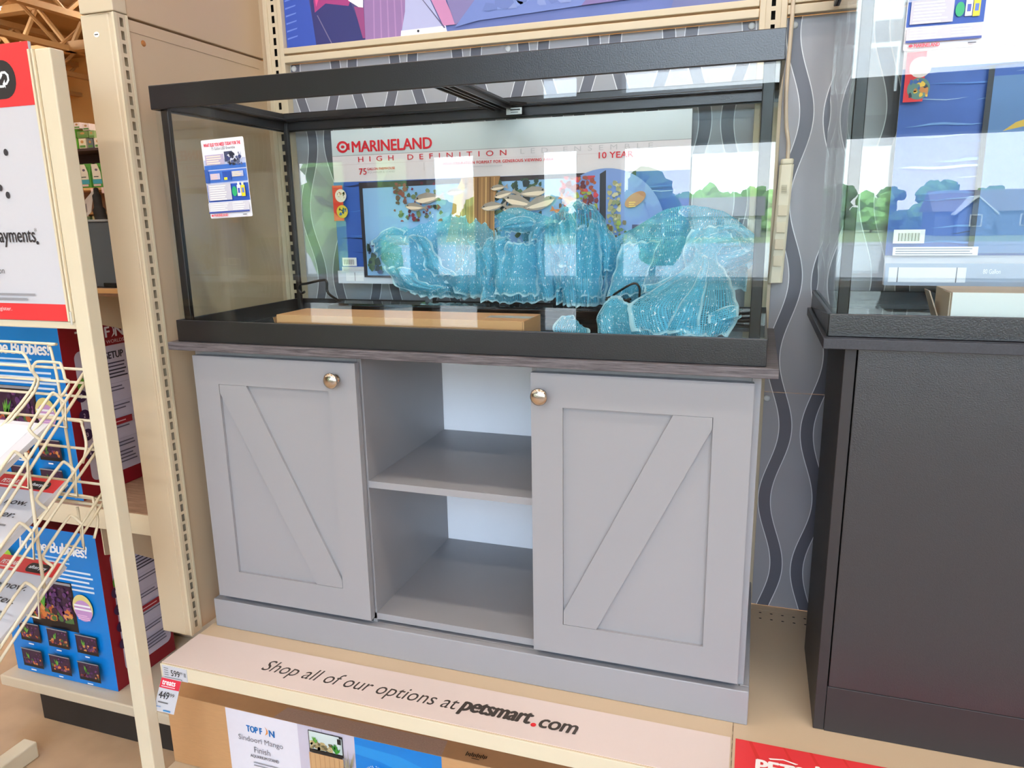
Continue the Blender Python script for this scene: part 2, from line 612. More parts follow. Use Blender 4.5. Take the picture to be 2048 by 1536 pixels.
structure('floor', (-14, 8, -5.2, 10, FL - 0.1, FL), FLOOR)
structure('ceiling', (-14, 8, -5.2, 10, CE, CE + 0.1), CEIL)
structure('wall_back', (-14, 8, 10, 10.15, FL, CE), WALLTAN)
structure('wall_left', (-14.15, -14, -5.2, 10, FL, CE), WALLTAN)
structure('wall_right', (8, 8.15, -5.2, 10, FL, CE), WALLWARM)

# storefront wall behind the camera with its window openings
WY0, WY1 = -5.2, -5.0
openings = [(-3.15, -2.55), (-2.3, -1.89), (-1.69, -1.23), (-0.63, -0.29), (0.09, 1.62), (1.70, 3.3), (3.38, 5.0), (5.08, 6.6)]
SZ, HZ0, HZ1, TZ = -0.26, 0.82, 1.24, 2.7
mb = MB()
LOWW = mat('storefront_base_paint', (120, 112, 104), .7)
LZ0, LZ1 = -.76, -.53
mb.box(-14, 8, WY0, WY1, LZ1, SZ, LOWW); mb.box(-14, 8, WY0, WY1, FL, LZ0, LOWW)
prev = -14
for (a, b) in openings[:4] + [(8, 8)]:
    mb.box(prev, a, WY0, WY1, LZ0, LZ1, LOWW); prev = b
mb.box(-14, 8, WY0, WY1, TZ, CE, WALLWARM)
mb.box(-14, 8, WY0, WY1, HZ0, HZ1, FRAMEDARK)
prev = -14
for (a, b) in openings + [(8, 8)]:
    if a > prev:
        mm = FRAMEDARK if a - prev < 0.5 else BRICK
        mb.box(prev, a, WY0, WY1, SZ, HZ0, mm); mb.box(prev, a, WY0, WY1, HZ1, TZ, mm)
    if b < -1:
        mb.box(a, b, WY0, WY1, HZ1, TZ, BRICK)
    prev = b
tag(mb.build('wall_front', None), None, None, kind='structure')
for i, (a, b) in enumerate(openings):
    mb = MB()
    mb.box(a, b, -5.105, -5.095, SZ, HZ0, WINDOW_GLASS)
    if i > 2:
        mb.box(a, b, -5.105, -5.095, HZ1, TZ, WINDOW_GLASS)
    if i < 4:
        mb.box(a, b, -5.105, -5.095, LZ0, LZ1, WINDOW_GLASS)
    w = tag(mb.build('window_%d' % (i + 1), None), None, None, kind='structure')
mb = MB(); mb.box(-14, 8, -5.0, -4.86, SZ - 0.05, SZ, SILLWHITE)
tag(mb.build('trim_1', None), None, None, kind='structure')

# open-web roof joists, left part of the store
for k, x in enumerate((-12.5, -11.0, -9.5, -8.0, -6.5, -5.0)):
    mb = MB()
    mb.box(x - .06, x + .06, 1, 10, 3.14, 3.22, TRUSS); mb.box(x - .05, x + .05, 1, 10, 2.62, 2.69, TRUSS)
    y = 1.0; up = True
    while y < 9.6:
        a = (x, y, 2.66 if up else 3.16); b = (x, y + 0.6, 3.16 if up else 2.66)
        mb.tube([a, b], 0.025, TRUSS, 6)
        y += 0.6; up = not up
    tag(mb.build('trim_%d' % (k + 2), None), None, None, kind='structure')
mb = MB(); mb.box(-14, -3, 7.1, 7.25, 2.62, 2.74, TRUSS); mb.box(-14, -3, 7.1, 7.25, 3.2, 3.3, TRUSS)
x = -14; up = True
while x < -3:
    mb.tube([(x, 7.17, 2.66 if up else 3.25), (x + .5, 7.17, 3.25 if up else 2.66)], .035, TRUSS, 6); x += .5; up = not up
tag(mb.build('trim_8', None), None, None, kind='structure')

# ceiling strip lamps
LAMP = mat('lamp_diffuser', (255, 247, 234), 0.5, emit=46.0)
LAMPBODY = mat('lamp_housing', (235, 235, 232), 0.5)
proto = None
for i, x in enumerate((-9.0, -6.0, -3.2, -0.8, 1.5, 3.8)):
    for j, y in enumerate((-3.2, -0.9, 3.2, 6.4)):
        loc = (x, y, 3.02)
        lab = 'long white strip lamp under the store ceiling'
        if proto is None:
            t = thing('strip_lamp', lab, 'ceiling lamp', loc, 'strip lamps under the ceiling')
            boxpart('housing', t, (x - .7, x + .7, y - .09, y + .09, 3.06, 3.30), LAMPBODY, .004)
            boxpart('diffuser', t, (x - .68, x + .68, y - .07, y + .07, 3.02, 3.059), LAMP, .004)
            proto = t
        else:
            dup(proto, loc)

# ================================================================== outside the windows
GRASS = mat('lawn_green', (128, 142, 96), 0.9, var=0.2, scale=1)
ASPH = mat('asphalt', (160, 158, 156), 0.9, var=0.1, scale=1)
SIDEWALK = mat('pale_concrete_walk', (196, 190, 182), 0.9, var=0.05)
structure('ground', (-90, 90, -45, -5.2, FL - 0.4, FL - 0.15), ASPH)
structure('trim_9', (-60, 60, -9, -5.2, FL - 0.15, FL - 0.08), SIDEWALK)
mb = MB()
mb.face([(-90, -40, FL - .14), (90, -40, FL - .14), (90, -92, -2.42), (-90, -92, -2.42)], GRASS)
mb.face([(-90, -92, -2.42), (90, -92, -2.42), (90, -170, -2.5), (-90, -170, -2.5)], GRASS)
tag(mb.build('trim_10', None), None, None, kind='structure')

HBLUE = mat('slate_blue_siding', (86, 106, 136), 0.7)
HBROWN = mat('tan_siding', (150, 128, 108), 0.7)
HGREY = mat('grey_siding', (140, 146, 150), 0.7)
ROOFM = mat('grey_shingle', (112, 110, 112), 0.9, var=0.2, scale=3)
TRIMW = mat('white_house_trim', (230, 230, 228), 0.6)
PANE = mat('dark_house_window', (60, 70, 84), 0.2)
def house(x, y, w, d, h, wall, label):
    z = -2.42
    t = thing('house', label, 'house', (x, y, z), 'houses across the road')
    boxpart('wall', t, (x - w / 2, x + w / 2, y - d / 2, y + d / 2, z, z + h), wall)
    m = MB(); o = .35
    m.prism([(x - w / 2 - o, y - d / 2 - o, z + h - .05), (x - w / 2 - o, y + d / 2 + o, z + h - .05), (x - w / 2 - o, y, z + h + d * .33)], (w + 2 * o, 0, 0), ROOFM)
    m.build('roof', t)
    # front gable wing
    g = MB(); gx = x - w * .22
    g.box(gx - 1.7, gx + 1.7, y + d / 2, y + d / 2 + 1.6, z, z + h, wall)
    g.prism([(gx - 1.7, y + d / 2 + 1.6, z + h), (gx + 1.7, y + d / 2 + 1.6, z + h), (gx, y + d / 2 + 1.6, z + h + 1.5)], (0, -3.5, 0), wall)
    g.build('gable_wing', t)
    r = MB()
    for s in (-1, 1):
        r.prism([(gx, y + d / 2 + 1.9, z + h + 1.62), (gx + s * 2.1, y + d / 2 + 1.9, z + h - .28), (gx + s * 2.1, y + d / 2 + 1.9, z + h - .45), (gx, y + d / 2 + 1.9, z + h + 1.45)], (0, -4, 0), TRIMW)
    r.build('gable_roof', t)
    for (wx, wy) in ((gx, y + d / 2 + 1.61), (x + w * .18, y + d / 2 + .01), (x + w * .36, y + d / 2 + .01)):
        f = boxpart('window', t, (wx - .6, wx + .6, wy, wy + .06, z + 1.0, z + 2.3), TRIMW)
        boxpart('pane', f, (wx - .48, wx + .48, wy + .05, wy + .09, z + 1.1, z + 2.2), PANE)
house(26.5, -97, 13, 7, 2.7, HBLUE, 'slate blue house with white gable trim across the road')
house(46, -98, 12, 7, 2.6, HBROWN, 'tan house right of the slate blue house across the road')
house(-6, -98, 15, 7, 2.6, HGREY, 'long grey house left of the slate blue house across the road')

LEAFA = mat('tree_leaves_light', (108, 156, 84), 0.9, var=0.35, scale=1.2)
LEAFB = mat('tree_leaves_dark', (74, 116, 66), 0.9, var=0.35, scale=1.2)
BARK = mat('tree_bark', (92, 74, 58), 0.9)
def tree(x, y, h, r, leaf, label):
    z = FL - 0.15 if y > -45 else -2.45
    t = thing('tree', label, 'tree', (x, y, z), 'trees seen outside the windows')
    m = MB(); m.tube([(x, y, z), (x + .05, y, z + h * .45), (x, y, z + h * .75)], [.03 * h, .022 * h, .01 * h], BARK, 8); m.build('trunk', t)
    bm = bmesh.new(); rnd = random.Random(int(x * 31 + y * 7))
    for k in range(15):
        a = rnd.random() * 2 * PI; rr = rnd.random() ** .5 * r * .62
        c = Vector((x + rr * math.cos(a), y + rr * math.sin(a), z + h * rnd.uniform(.22, .85)))
        g = bmesh.ops.create_icosphere(bm, subdivisions=2, radius=r * rnd.uniform(.34, .52), matrix=Matrix.Translation(c))
        for v in g['verts']:
            v.co += (v.co - c) * rnd.uniform(-.28, .22)
    me = bpy.data.meshes.new('crown')
    off = Vector((x, y, z))
    for v in bm.verts: v.co -= off
    bm.to_mesh(me); bm.free(); me.materials.append(leaf)
    o = bpy.data.objects.new('crown', me); COL.objects.link(o); o.parent = t
tx = random.Random(3)
for k in range(40):
    x = -62 + (k // 2) * 6.5 + (k % 2) * 3.25
    tree(x, -112 - 9 * (k % 2), tx.uniform(5.2, 6.6) + (k % 2), tx.uniform(2.3, 2.7), (LEAFA, LEAFB)[tx.random() < .5],
         'leafy tree in the double row behind the houses')
# tall clipped hedge closing the view behind the tree rows
bm = bmesh.new(); hr = random.Random(12)
for k in range(90):
    c = Vector((-70 + k * 1.65, hr.uniform(-.5, .5), 1.2))
    g = bmesh.ops.create_icosphere(bm, subdivisions=2, radius=1.0, matrix=Matrix.Translation(c) @ Matrix.Diagonal((1.5, 1.2, hr.uniform(1.9, 2.7), 1)))
    for v in g['verts']:
        v.co += (v.co - c) * hr.uniform(-.12, .12)
        v.co.z = max(v.co.z, 0.0)
me = bpy.data.meshes.new('hedge'); bm.to_mesh(me); bm.free(); me.materials.append(LEAFB)
hedge = bpy.data.objects.new('hedge', me); COL.objects.link(hedge); hedge.location = (3.5, -130, -2.46)
tag(hedge, 'long tall green hedge behind the tree rows across the road', 'hedge')
tree(-6.6, -11.5, 3.4, 1.5, LEAFA, 'young green tree close outside the left windows')
tree(-1.3, -17.5, 3.0, .9, LEAFB, 'slim tree outside the narrow window')

# ================================================================== back wall of the fixture run
def upright(x, label):
    t = thing('slotted_upright', label, 'shelf upright', (x, .485, FL), 'slotted uprights of the wall fixture')
    mb = MB()
    w = .055
    slotted(mb, (x, .468, 0), (1, 0, 0), (0, 0, 1), .030, FL, 1.25, .0085, .0175, .0264, .791, BEIGE)
    for s in (-1, 1):      # raised flanges either side of the slotted strip
        a, b = sorted((x + s * .015, x + s * w / 2))
        mb.box(a, b, .464, .499, FL, 1.25, BEIGE)
    mb.build('channel', t, bevel=.0012)
    boxpart('slot_shade_backing', t, (x - .0148, x + .0148, .484, .499, FL, 1.25), HOLESHADE)  # dark sheet added behind the slots so they read as shaded
    return t
upright(-.012, 'beige slotted upright rising behind the left end of the farmhouse aquarium')
upright(1.2125, 'beige slotted upright rising behind the right end of the farmhouse aquarium')

def rail(x0, x1, z0, z1, label):
    mb = MB(); mb.box(x0, x1, .462, .484, z0, z1, BEIGE)
    o = mb.build('cross_rail', None, .0015, origin=((x0 + x1) / 2, .473, z0))
    return tag(o, label, 'rail', 'cross rails between the uprights')
rail(.0162, 1.1842, .6565, .6735, 'beige cross rail along the top edge of the grey wavy panel, behind the farmhouse aquarium')
rail(.0162, 1.1842, .6783, .6925, 'beige cross rail directly under the blue photo banner')
rail(1.2405, 2.44, .6565, .6745, 'beige cross rail over the wavy panel right of the aquarium, lower of two')
rail(1.2405, 2.44, .6775, .7925, 'wide beige cross rail at top right above the wavy panel')

RIVET = mat('white_push_rivet', (222, 224, 226), 0.35)
def wavy(x0, x1, z0, z1, xc, label, rivets):
    t = thing('wavy_backdrop_panel', label, 'backdrop panel', (0, 0, 0))
    boxpart('board', t, (x0, x1, .4865, .4925, z0, z1), wave_panel_mat('wavy_print_%.2f_%.2f' % (xc, z0), xc), .0006)
    for (rx, rz) in rivets:
        m = MB(); m.lathe((rx, .4866, rz), (0, -1, 0), [(0, .0075), (.002, .007), (.0036, .004)], RIVET, 16); m.build('rivet', t, smooth=True)
    return t
wavy(.0157, 1.1848, -.702, .6562, .26, 'grey printed panel with wavy white lines behind the farmhouse aquarium', [(.027, .646), (.62, .646), (1.17, .646)])
wavy(1.2403, 2.44, -.1538, .6562, 1.316, 'upper grey wavy-line panel between the two aquariums', [(1.256, .64)])
wavy(1.2403, 2.44, -.702, -.1552, 1.316, 'lower grey wavy-line panel between the two cabinets', [(1.2475, -.17)])

# photo banner of people in jeans above the rail
t = thing('photo_banner', 'blue and purple photo banner of people in denim above the aquarium', 'banner', (.6, .481, .6928))
boxpart('board', t, (.0165, 1.184, .479, .4845, .693, 1.2), mat('banner_blue', (96, 112, 176), 0.5, var=.25, scale=5), .0005)
P = Print((0, .479, 0))
P.rect(.0165, .693, .40, 1.0, ink((78, 76, 130)))
P.poly([(.0165, .693), (.105, .693), (.10, .74), (.092, .80), (.085, .9), (.0165, .9)], ink((58, 88, 186)))
for k in range(7):
    b = .715 + k * .018
    P.poly([(.02, b), (.05, b + .006), (.052, b + .009), (.02, b + .004)], ink((112, 140, 220)))
P.poly([(.105, .693), (.247, .693), (.226, .75), (.205, .80), (.2, .9), (.088, .9), (.10, .74)], ink((50, 54, 116)))
P.poly([(.150, .693), (.153, .693), (.115, .765), (.112, .765)], ink((120, 116, 150)))
P.poly([(.107, .772), (.14, .79), (.205, .778), (.225, .82), (.225, .9), (.10, .9)], ink((166, 62, 128)))
P.poly([(.112, .785), (.125, .81), (.14, .9), (.10, .9)], ink((226, 84, 150)))
P.poly([(.205, .79), (.245, .765), (.25, .84), (.21, .82)], ink((238, 232, 240)))
P.poly([(.22, .775), (.247, .77), (.247, .70), (.24, .70)], ink((150, 72, 130)))
P.poly([(.247, .693), (.405, .693), (.40, .75), (.392, .80), (.38, .9), (.25, .9)], ink((150, 118, 170)))
for k in range(6):
    P.poly([(.27 + k * .02, .693), (.274 + k * .02, .693), (.28 + k * .018, .85), (.277 + k * .018, .85)], ink((172, 134, 184)))
P.poly([(.345, .693), (.46, .693), (.455, .713), (.425, .775), (.40, .9), (.37, .9), (.36, .75)], ink((178, 182, 222)))
P.poly([(.345, .693), (.47, .693), (.466, .709), (.347, .708)], ink((222, 224, 242)))
P.poly([(.425, .78), (.46, .709), (.495, .709), (.47, .76), (.45, .82), (.42, .84)], ink((196, 134, 180)))
P.poly([(.40, .78), (.402, .78), (.465, .705), (.462, .703)], ink((96, 92, 130)))
P.poly([(.49, .709), (.55, .73), (.545, .9), (.44, .9), (.46, .80)], ink((128, 120, 172)))
P.poly([(.515, .82), (.53, .78), (.54, .83), (.53, .9)], ink((214, 160, 200)))
P.poly([(.49, .703), (.55, .712), (.68, .716), (.80, .72), (.86, .78), (.87, .9), (.56, .9), (.545, .76)], ink((112, 132, 198)))
P.blobs(.56, .73, .80, .80, [(124, 146, 208), (104, 124, 188), (132, 150, 206)], 40, .008, .03)
P.poly([(.80, .72), (1.02, .725), (1.01, .76), (.86, .785)], ink((126, 110, 168)))
P.rect(.86, .745, 1.0, .75, ink((168, 150, 190)))
P.blobs(.87, .77, 1.02, .80, [(178, 178, 216), (92, 92, 140), (140, 130, 180)], 60, .003, .007)
P.poly([(1.0, .693), (1.184, .693), (1.184, .9), (1.05, .9), (1.02, .76)], ink((106, 112, 164)))
P.ellipse(.395, .702, .003, .003, ink((30, 30, 40)), 12)
P.build('print', t)

# ================================================================== shelves
def shelf(x0, x1, y0, y1, z, lip, label, top=None, name='gondola_shelf'):
    t = thing(name, label, 'shelf', ((x0 + x1) / 2, (y0 + y1) / 2, z - lip))
    mb = MB()
    mb.box(x0, x1, y0, y1, z - .02, z, top or BEIGE2)
    mb.build('deck', t, .0015)
    mb = MB()
    mb.box(x0, x1, y0 - .0035, y0 - .0002, z - lip, z - .0002, CREAM)
    mb.box(x0, x1, y0 - .0002, y0 + .012, z - lip, z - lip + .004, CREAM)
    mb.build('front_lip', t, .001)
    return t
sh1 = shelf(-.0115, 1.2115, -.1525, .462, -.703, .034, 'beige shelf carrying the grey farmhouse cabinet')
sh2 = shelf(1.2122, 2.44, -.1525, .462, -.703, .034, 'beige perforated shelf carrying the black cabinet')
boxpart('rear_flange', sh1, (.0159, 1.1846, .4622, .4862, -.723, -.7031), BEIGE2)
boxpart('rear_flange', sh2, (1.2406, 2.44, .4622, .4862, -.723, -.7031), BEIGE2)
for i in range(9):
    for j in range(2):
        P = Print((0, 0, -.703), (1, 0, 0), (0, 1, 0))
        P.ellipse(1.2615 + i * .0256, .448 - j * .0275, .0035, .0022, HOLESHADE, 10)  # flat disc, the shade of the hole put into its colour
        P.build('perforation', sh2)

INK = ink((64, 56, 50))
t = thing('shelf_sign_strip', 'cream shelf strip printed with shopping advice along the shelf front', 'sign', (.6, -.092, -.7029))
boxpart('card', t, (-.0105, 1.2085, -.151, -.033, -.7029, -.7017), PINKPAPER)
P = Print((0, 0, -.7017), (1, 0, 0), (0, 1, 0))
P.text('Shop all of our options at', .222, -.124, .462, .049, INK, bold=.0, shear=.2)
P.text('petsmart', .690, -.122, .148, .045, INK, bold=.022, shear=.2, space=.95)
P.ellipse(.8455, -.109, .0055, .0055, ink((222, 40, 44)), 16)
P.text('com', .856, -.1125, .074, .025, INK, bold=.022, shear=.2, space=.95)
P.build('lettering', t)

t = thing('shelf_sign_card', 'red shelf card with white shop lettering at bottom right', 'sign', (1.6, -.09, -.7029))
boxpart('card', t, (1.2175, 2.2, -.1515, -.0335, -.7029, -.7017), RED)
P = Print((0, 0, -.7017), (1, 0, 0), (0, 1, 0))
for (a0, w) in ((1.24, .006), (1.30, .004), (1.345, .005), (1.40, .004)):
    P.poly([(a0, -.034), (a0 + w, -.034), (a0 + w + .02, -.09), (a0 + w + .012, -.15), (a0 + .012, -.15), (a0 + .018, -.09)], ink((214, 50, 46)))
P.text('PETSMART', 1.254, -.110, .19, .031, ink((246, 238, 234)), bold=.03, shear=.05)
P.poly([(1.275, -.071), (1.30, -.066), (1.325, -.072), (1.32, -.0745), (1.30, -.069), (1.278, -.074)], ink((246, 238, 234)))
P.ellipse(1.357, -.0705, .0045, .0035, ink((246, 238, 234)), 12)
P.build('lettering', t)

# price tags
t = thing('price_label', 'small white 599 price label on the shelf lip', 'price tag', (.03, -.1565, -.737))
boxpart('paper', t, (-.005, .062, -.1572, -.1562, -.7365, -.7045), WHITEPAPER)
P = Print((0, -.1572, 0))
P.text('599', .018, -.728, .024, .015, ink((40, 40, 42)), bold=.01)
P.text('99', .0435, -.720, .007, .0065, ink((40, 40, 42)))
P.lines(.0, -.711, .013, 4, .0055, .0018, ink((120, 124, 130)))
P.lines(.0, -.7345, .055, 1, .004, .0022, ink((90, 92, 96)))
P.rect(.054, -.724, .060, -.714, ink((140, 144, 150)))
P.build('lettering', t)
t = thing('price_tag', 'white and red hanging 449 sale tag under the price label', 'price tag', (.0, -.158, -.815))
m = MB(); m.prism([(-.008, -.1578, -.7335), (.046, -.1578, -.7335), (.024, -.170, -.816), (-.033, -.170, -.816)], (0, -.0008, 0), WHITEPAPER); m.build('paper', t)
u = Vector((1, 0, 0)); vv = Vector((-.3, -.145, 1)).normalized()
vv = Vector((-(-.0235) * 0 + .29, .145, .99)).normalized()
P = Print((-.0335, -.1712, -.816), (1, 0, 0), vv)
P.poly([(0.002, .060), (.056, .060), (.056, .085), (.002, .085)], ink((222, 46, 70)))
P.text('treats', .007, .069, .036, .011, ink((255, 250, 250)), bold=.02)
P.lines(.007, .064, .042, 1, .003, .0018, ink((250, 226, 230)))
P.text('449', .006, .034, .028, .018, ink((34, 34, 36)), bold=.008)
P.text('99', .036, .042, .012, .0085, ink((34, 34, 36)))
P.lines(.009, .023, .034, 1, .003, .003, ink((110, 112, 116)))
P.lines(.004, .012, .02, 1, .003, .0022, ink((120, 150, 190)))
P.lines(.028, .004, .022, 1, .003, .0035, ink((60, 140, 200)))
P.build('lettering', t)

# base deck under the main shelf
def deck(x0, x1, y0, z, kx0, label):
    t = thing('base_deck', label, 'base shelf', ((x0 + x1) / 2, .2, FL))
    boxpart('deck', t, (x0, x1, y0, .46, z - .035, z), BEIGE, .004)
    boxpart('kick_plate', t, (kx0, x1 - .002, y0 + .012, .455, FL, z - .0352), mat('black_kick_plate', (34, 32, 31), .5, var=.4, scale=12), .002)
    return t
deck(-.1535, 1.21, -.155, -1.1, -.152, 'low beige base deck under the brown flat-pack carton')
deck(-.955, -.156, .118, -1.1, -.812, 'low beige base deck with black kick plate at lower left')

# ================================================================== side divider
DZ = -.735
t = thing('side_divider', 'tall beige slotted post and end panel left of the aquarium', 'divider', (-.1, .2, DZ))
mb = MB()
mb.box(-.150, -.080, -.004, .032, DZ, .6775, BEIGE)
mb.box(-.080, -.066, -.004, .0034, DZ, .6775, BEIGE); mb.box(-.080, -.066, .0266, .032, DZ, .6775, BEIGE)
mb.box(-.150, -.0615, -.004, .032, .6795, 1.25, BEIGE)
mb.build('post', t, .002)
mb = MB()
mb.box(-.066, -.0615, -.004, .0035, DZ, .6775, CREAM)
mb.box(-.066, -.0615, .0265, .0325, DZ, .6775, CREAM)
slotted(mb, (-.0622, .015, 0), (0, 1, 0), (0, 0, 1), .023, DZ, .6775, .0085, .0175, .0254, .661, BEIGE)
mb.build('slotted_strip', t)
boxpart('slot_shade_backing', t, (-.0798, -.0795, .0036, .0264, DZ, .677), HOLESHADE)  # added backing, its black colour gives the post slots their shade
boxpart('end_panel', t, (-.10, -.065, .0345, .4985, DZ, .672), BEIGE2, .002)
boxpart('top_panel', t, (-.10, -.065, .0345, .4985, .677, 1.25), BEIGE2, .002)
boxpart('corner_filler', t, (-.0648, -.0398, .485, .4985, DZ, 1.25), BEIGE2)
boxpart('panel_trim', t, (-.066, -.0635, .0345, .4635, .648, .6715), BEIGE2, .0006)
m = MB(); m.lathe((-.0652, .071, .632), (1, 0, 0), [(0, .0065), (.0015, .006), (.003, .003)], mat('copper_screw', (206, 140, 82), .35, .6), 14); m.build('screw', t)
P = Print((0, -.004, 0))
P.ellipse(-.112, .638, .0075, .0055, ink((248, 246, 240)), 18); P.lines(-.117, .637, .010, 1, .003, .002, ink((60, 56, 50)))
P.build('sticker', t)

# ================================================================== farmhouse aquarium stand
t = thing('aquarium_cabinet', 'grey farmhouse cabinet with two sliding doors and open middle shelves', 'cabinet', (.62, .23, -.7029))
m = MB(); m.box(-.0193, 1.2525, -.0115, .4615, -.0178, -.0002, COUNTER); m.build('countertop', t, .0012)
m = MB()
m.box(.0038, 1.2371, .0105, .0285, -.7027, -.6305, GREYPAINT); m.box(.0038, 1.2371, .44, .4605, -.7027, -.6305, GREYPAINT)
m.box(.0038, .0218, .0287, .4398, -.7027, -.6305, GREYPAINT); m.box(1.2191, 1.2371, .0287, .4398, -.7027, -.6305, GREYPAINT)
m.box(.022, 1.219, .0287, .4398, -.650, -.6307, GREYIN)
m.build('plinth', t, .002)
for a, b in ((.0145, .0305), (1.2105, 1.2265)):
    boxpart('side_panel', t, (a, b, .0305, .4395, -.6303, -.018), GREYPAINT, .001)
for a, b in ((.4276, .4376), (.8080, .8180)):
    boxpart('divider', t, (a, b, .0305, .4395, -.6303, -.018), GREYIN, .0006)
boxpart('back_panel', t, (.0306, 1.2104, .4398, .4455, -.6303, -.018), WHITEBOARD)
boxpart('shelf', t, (.4378, .8078, .0305, .4395, -.3085, -.2935), GREYIN, .0006)
boxpart('bottom_panel', t, (.0307, 1.2103, .0305, .4395, -.6225, -.607), GREYIN, .0006)
boxpart('top_rail', t, (.0307, .4274, .030, .046, -.060, -.0182), GREYPAINT)
boxpart('top_rail', t, (.8182, 1.2103, .030, .046, -.060, -.0182), GREYPAINT)
for a, b in ((.4376, .8080),):
    boxpart('shelf_edge', t, (a, b, .0294, .0304, -.3085, -.2935), GREYPAINT)
    boxpart('bottom_edge', t, (a, b, .0294, .0304, -.6225, -.607), GREYPAINT)

def door(x0, x1, inset, brace, knob, label):
    z0, z1 = -.6155, -.0315
    yb, yp, yf = .026, .0150, .008
    d = MB()
    d.box(x0, x1, yp, yb, z0, z1, GREYPAINT)
    ob = d.build('door', t, .0012)
    ob['label'] = label
    a0, a1, b0, b1 = inset
    f = MB()
    f.box(x0, a0, yf, yp - .0001, z0, z1, GREYPAINT); f.box(a1, x1, yf, yp - .0001, z0, z1, GREYPAINT)
    f.box(a0, a1, yf, yp - .0001, z0, b0, GREYPAINT); f.box(a0, a1, yf, yp - .0001, b1, z1, GREYPAINT)
    f.build('frame', ob)
    g = MB(); g.prism([(a, yf + .0004, b) for a, b in brace], (0, yp - yf - .0006, 0), GREYPAINT); g.build('brace', ob, .0004)
    k = MB(); kx, kz = knob
    k.lathe((kx, yf, kz), (0, -1, 0), [(0, .0105), (.003, .0105), (.0045, .0075), (.012, .0062), (.015, .009), (.0175, .0155), (.021, .0168), (.0235, .0155), (.0262, .0095), (.027, .002)], NICKEL, 28)
    k.build('knob', ob, smooth=True)
door(.0260, .4350, (.0895, .3685, -.5475, -.094), [(.0905, -.0945), (.162, -.0945), (.3675, -.528), (.3675, -.547), (.301, -.547), (.0905, -.115)], (.3885, -.0665), 'left sliding door with diagonal brace falling to the right')
door(.8125, 1.2150, (.8745, 1.149, -.5490, -.0965), [(.8755, -.5485), (.943, -.5485), (1.148, -.118), (1.148, -.097), (1.079, -.097), (.8755, -.520)], (.8340, -.0735), 'right sliding door with diagonal brace rising to the right')

# ================================================================== aquariums
def aquarium(name, label, x0, x1, y0, y1, z0, H, tb, tt, brace, cat='aquarium'):
    z1 = z0 + H
    t = thing(name, label, cat, ((x0 + x1) / 2, (y0 + y1) / 2, z0))
    o = (x0, x1, y0, y1)
    ins = lambda d: (x0 + d, x1 - d, y0 + d, y1 - d)
    m = MB(); m.ring(o, ins(.0055), z0, z0 + tb, BLACKPL); m.ring(ins(.0056), ins(.022), z0 + .002, z0 + .012, BLACKPL); m.build('bottom_frame', t, .0015)
    m = MB(); m.ring(o, ins(.0055), z1 - tt, z1, BLACKPL); m.ring(ins(.0056), ins(.030), z1 - .024, z1 - .018, BLACKPL)
    m.ring(ins(.0132), ins(.0165), z1 - .044, z1 - .0242, BLACKPL)
    m.build('top_frame', t, .0015)
    if brace:
        bx0, bx1 = brace
        pts = []
        ya, yb = y0 + .0305, y1 - .0305
        for s, bx in ((-1, bx0), (1, bx1)):
            side = []
            for k in range(13):
                f = k / 12; y = ya + (yb - ya) * f
                e = min(f, 1 - f) * (yb - ya)
                fl = .030 * max(0, 1 - e / .035) ** 2
                side.append((bx + s * fl, y, z1 - .022))
            pts.append(side)
        poly = pts[0] + list(reversed(pts[1]))
        m = MB(); m.prism(poly, (0, 0, .005), BLACKPL)
        c = (bx0 + bx1) / 2
        for q in (-.021, -.006, .006, .021):
            m.box(c + q - .0015, c + q + .0015, ya, yb, z1 - .032, z1 - .0222, BLACKPL)
        m.build('centre_brace', t)
    g = .0065; th = .009
    zb, zt = z0 + .0135, z1 - .0245
    def pane(nm, b):
        q = MB(); q.box(*b, GLASS); return q.build(nm, t)
    pane('front_pane', (x0 + g, x1 - g, y0 + g - .0008, y0 + g + th - .003, zb, zt))
    pane('back_pane', (x0 + g, x1 - g, y1 - g - th + .003, y1 - g + .0008, zb, zt))
    pane('side_pane', (x0 + g - .0008, x0 + g + th - .003, y0 + g + th, y1 - g - th, zb, zt))
    pane('side_pane', (x1 - g - th + .003, x1 - g + .0008, y0 + g + th, y1 - g - th, zb, zt))
    q = MB(); q.box(x0 + g + th, x1 - g - th, y0 + g + th, y1 - g - th, zb, zb + .006, GLASS); q.build('bottom_pane', t)
    for sx in (0, 1):
        for sy in (0, 1):
            w = .0155 if sy == 0 else .009
            d = .008 if sy == 0 else .0075
            a = (x0 + g + th - .0028, x0 + g + th + w) if sx == 0 else (x1 - g - th - w, x1 - g - th + .0028)
            b = (y0 + g + th - .0028, y0 + g + th + d) if sy == 0 else (y1 - g - th - d, y1 - g - th + .0028)
            boxpart('silicone_seam', t, (a[0], a[1], b[0], b[1], zb + .0065, zt), SILICONE, .0015)
    return t

aq = aquarium('empty_aquarium', 'long empty glass aquarium with black trim on the grey farmhouse cabinet', 0, 1.232, 0, .460, 0, .532, .0478, .0470, (.592, .652))
P = Print((0, .4225, 0)); P.rect(.634, .489, .672, .504, ink((214, 224, 224))); P.lines(.644, .498, .024, 1, .003, .003, ink((40, 50, 54)), .02); P.lines(.645, .493, .02, 1, .003, .0016, ink((90, 100, 104)))
P.build('warning_label', aq)

aq2 = aquarium('tall_aquarium', 'tall glass aquarium with black trim on the black cabinet at right', 1.327, 2.55, .037, .450, .050, .66, .0385, .05, (1.9, 1.96))

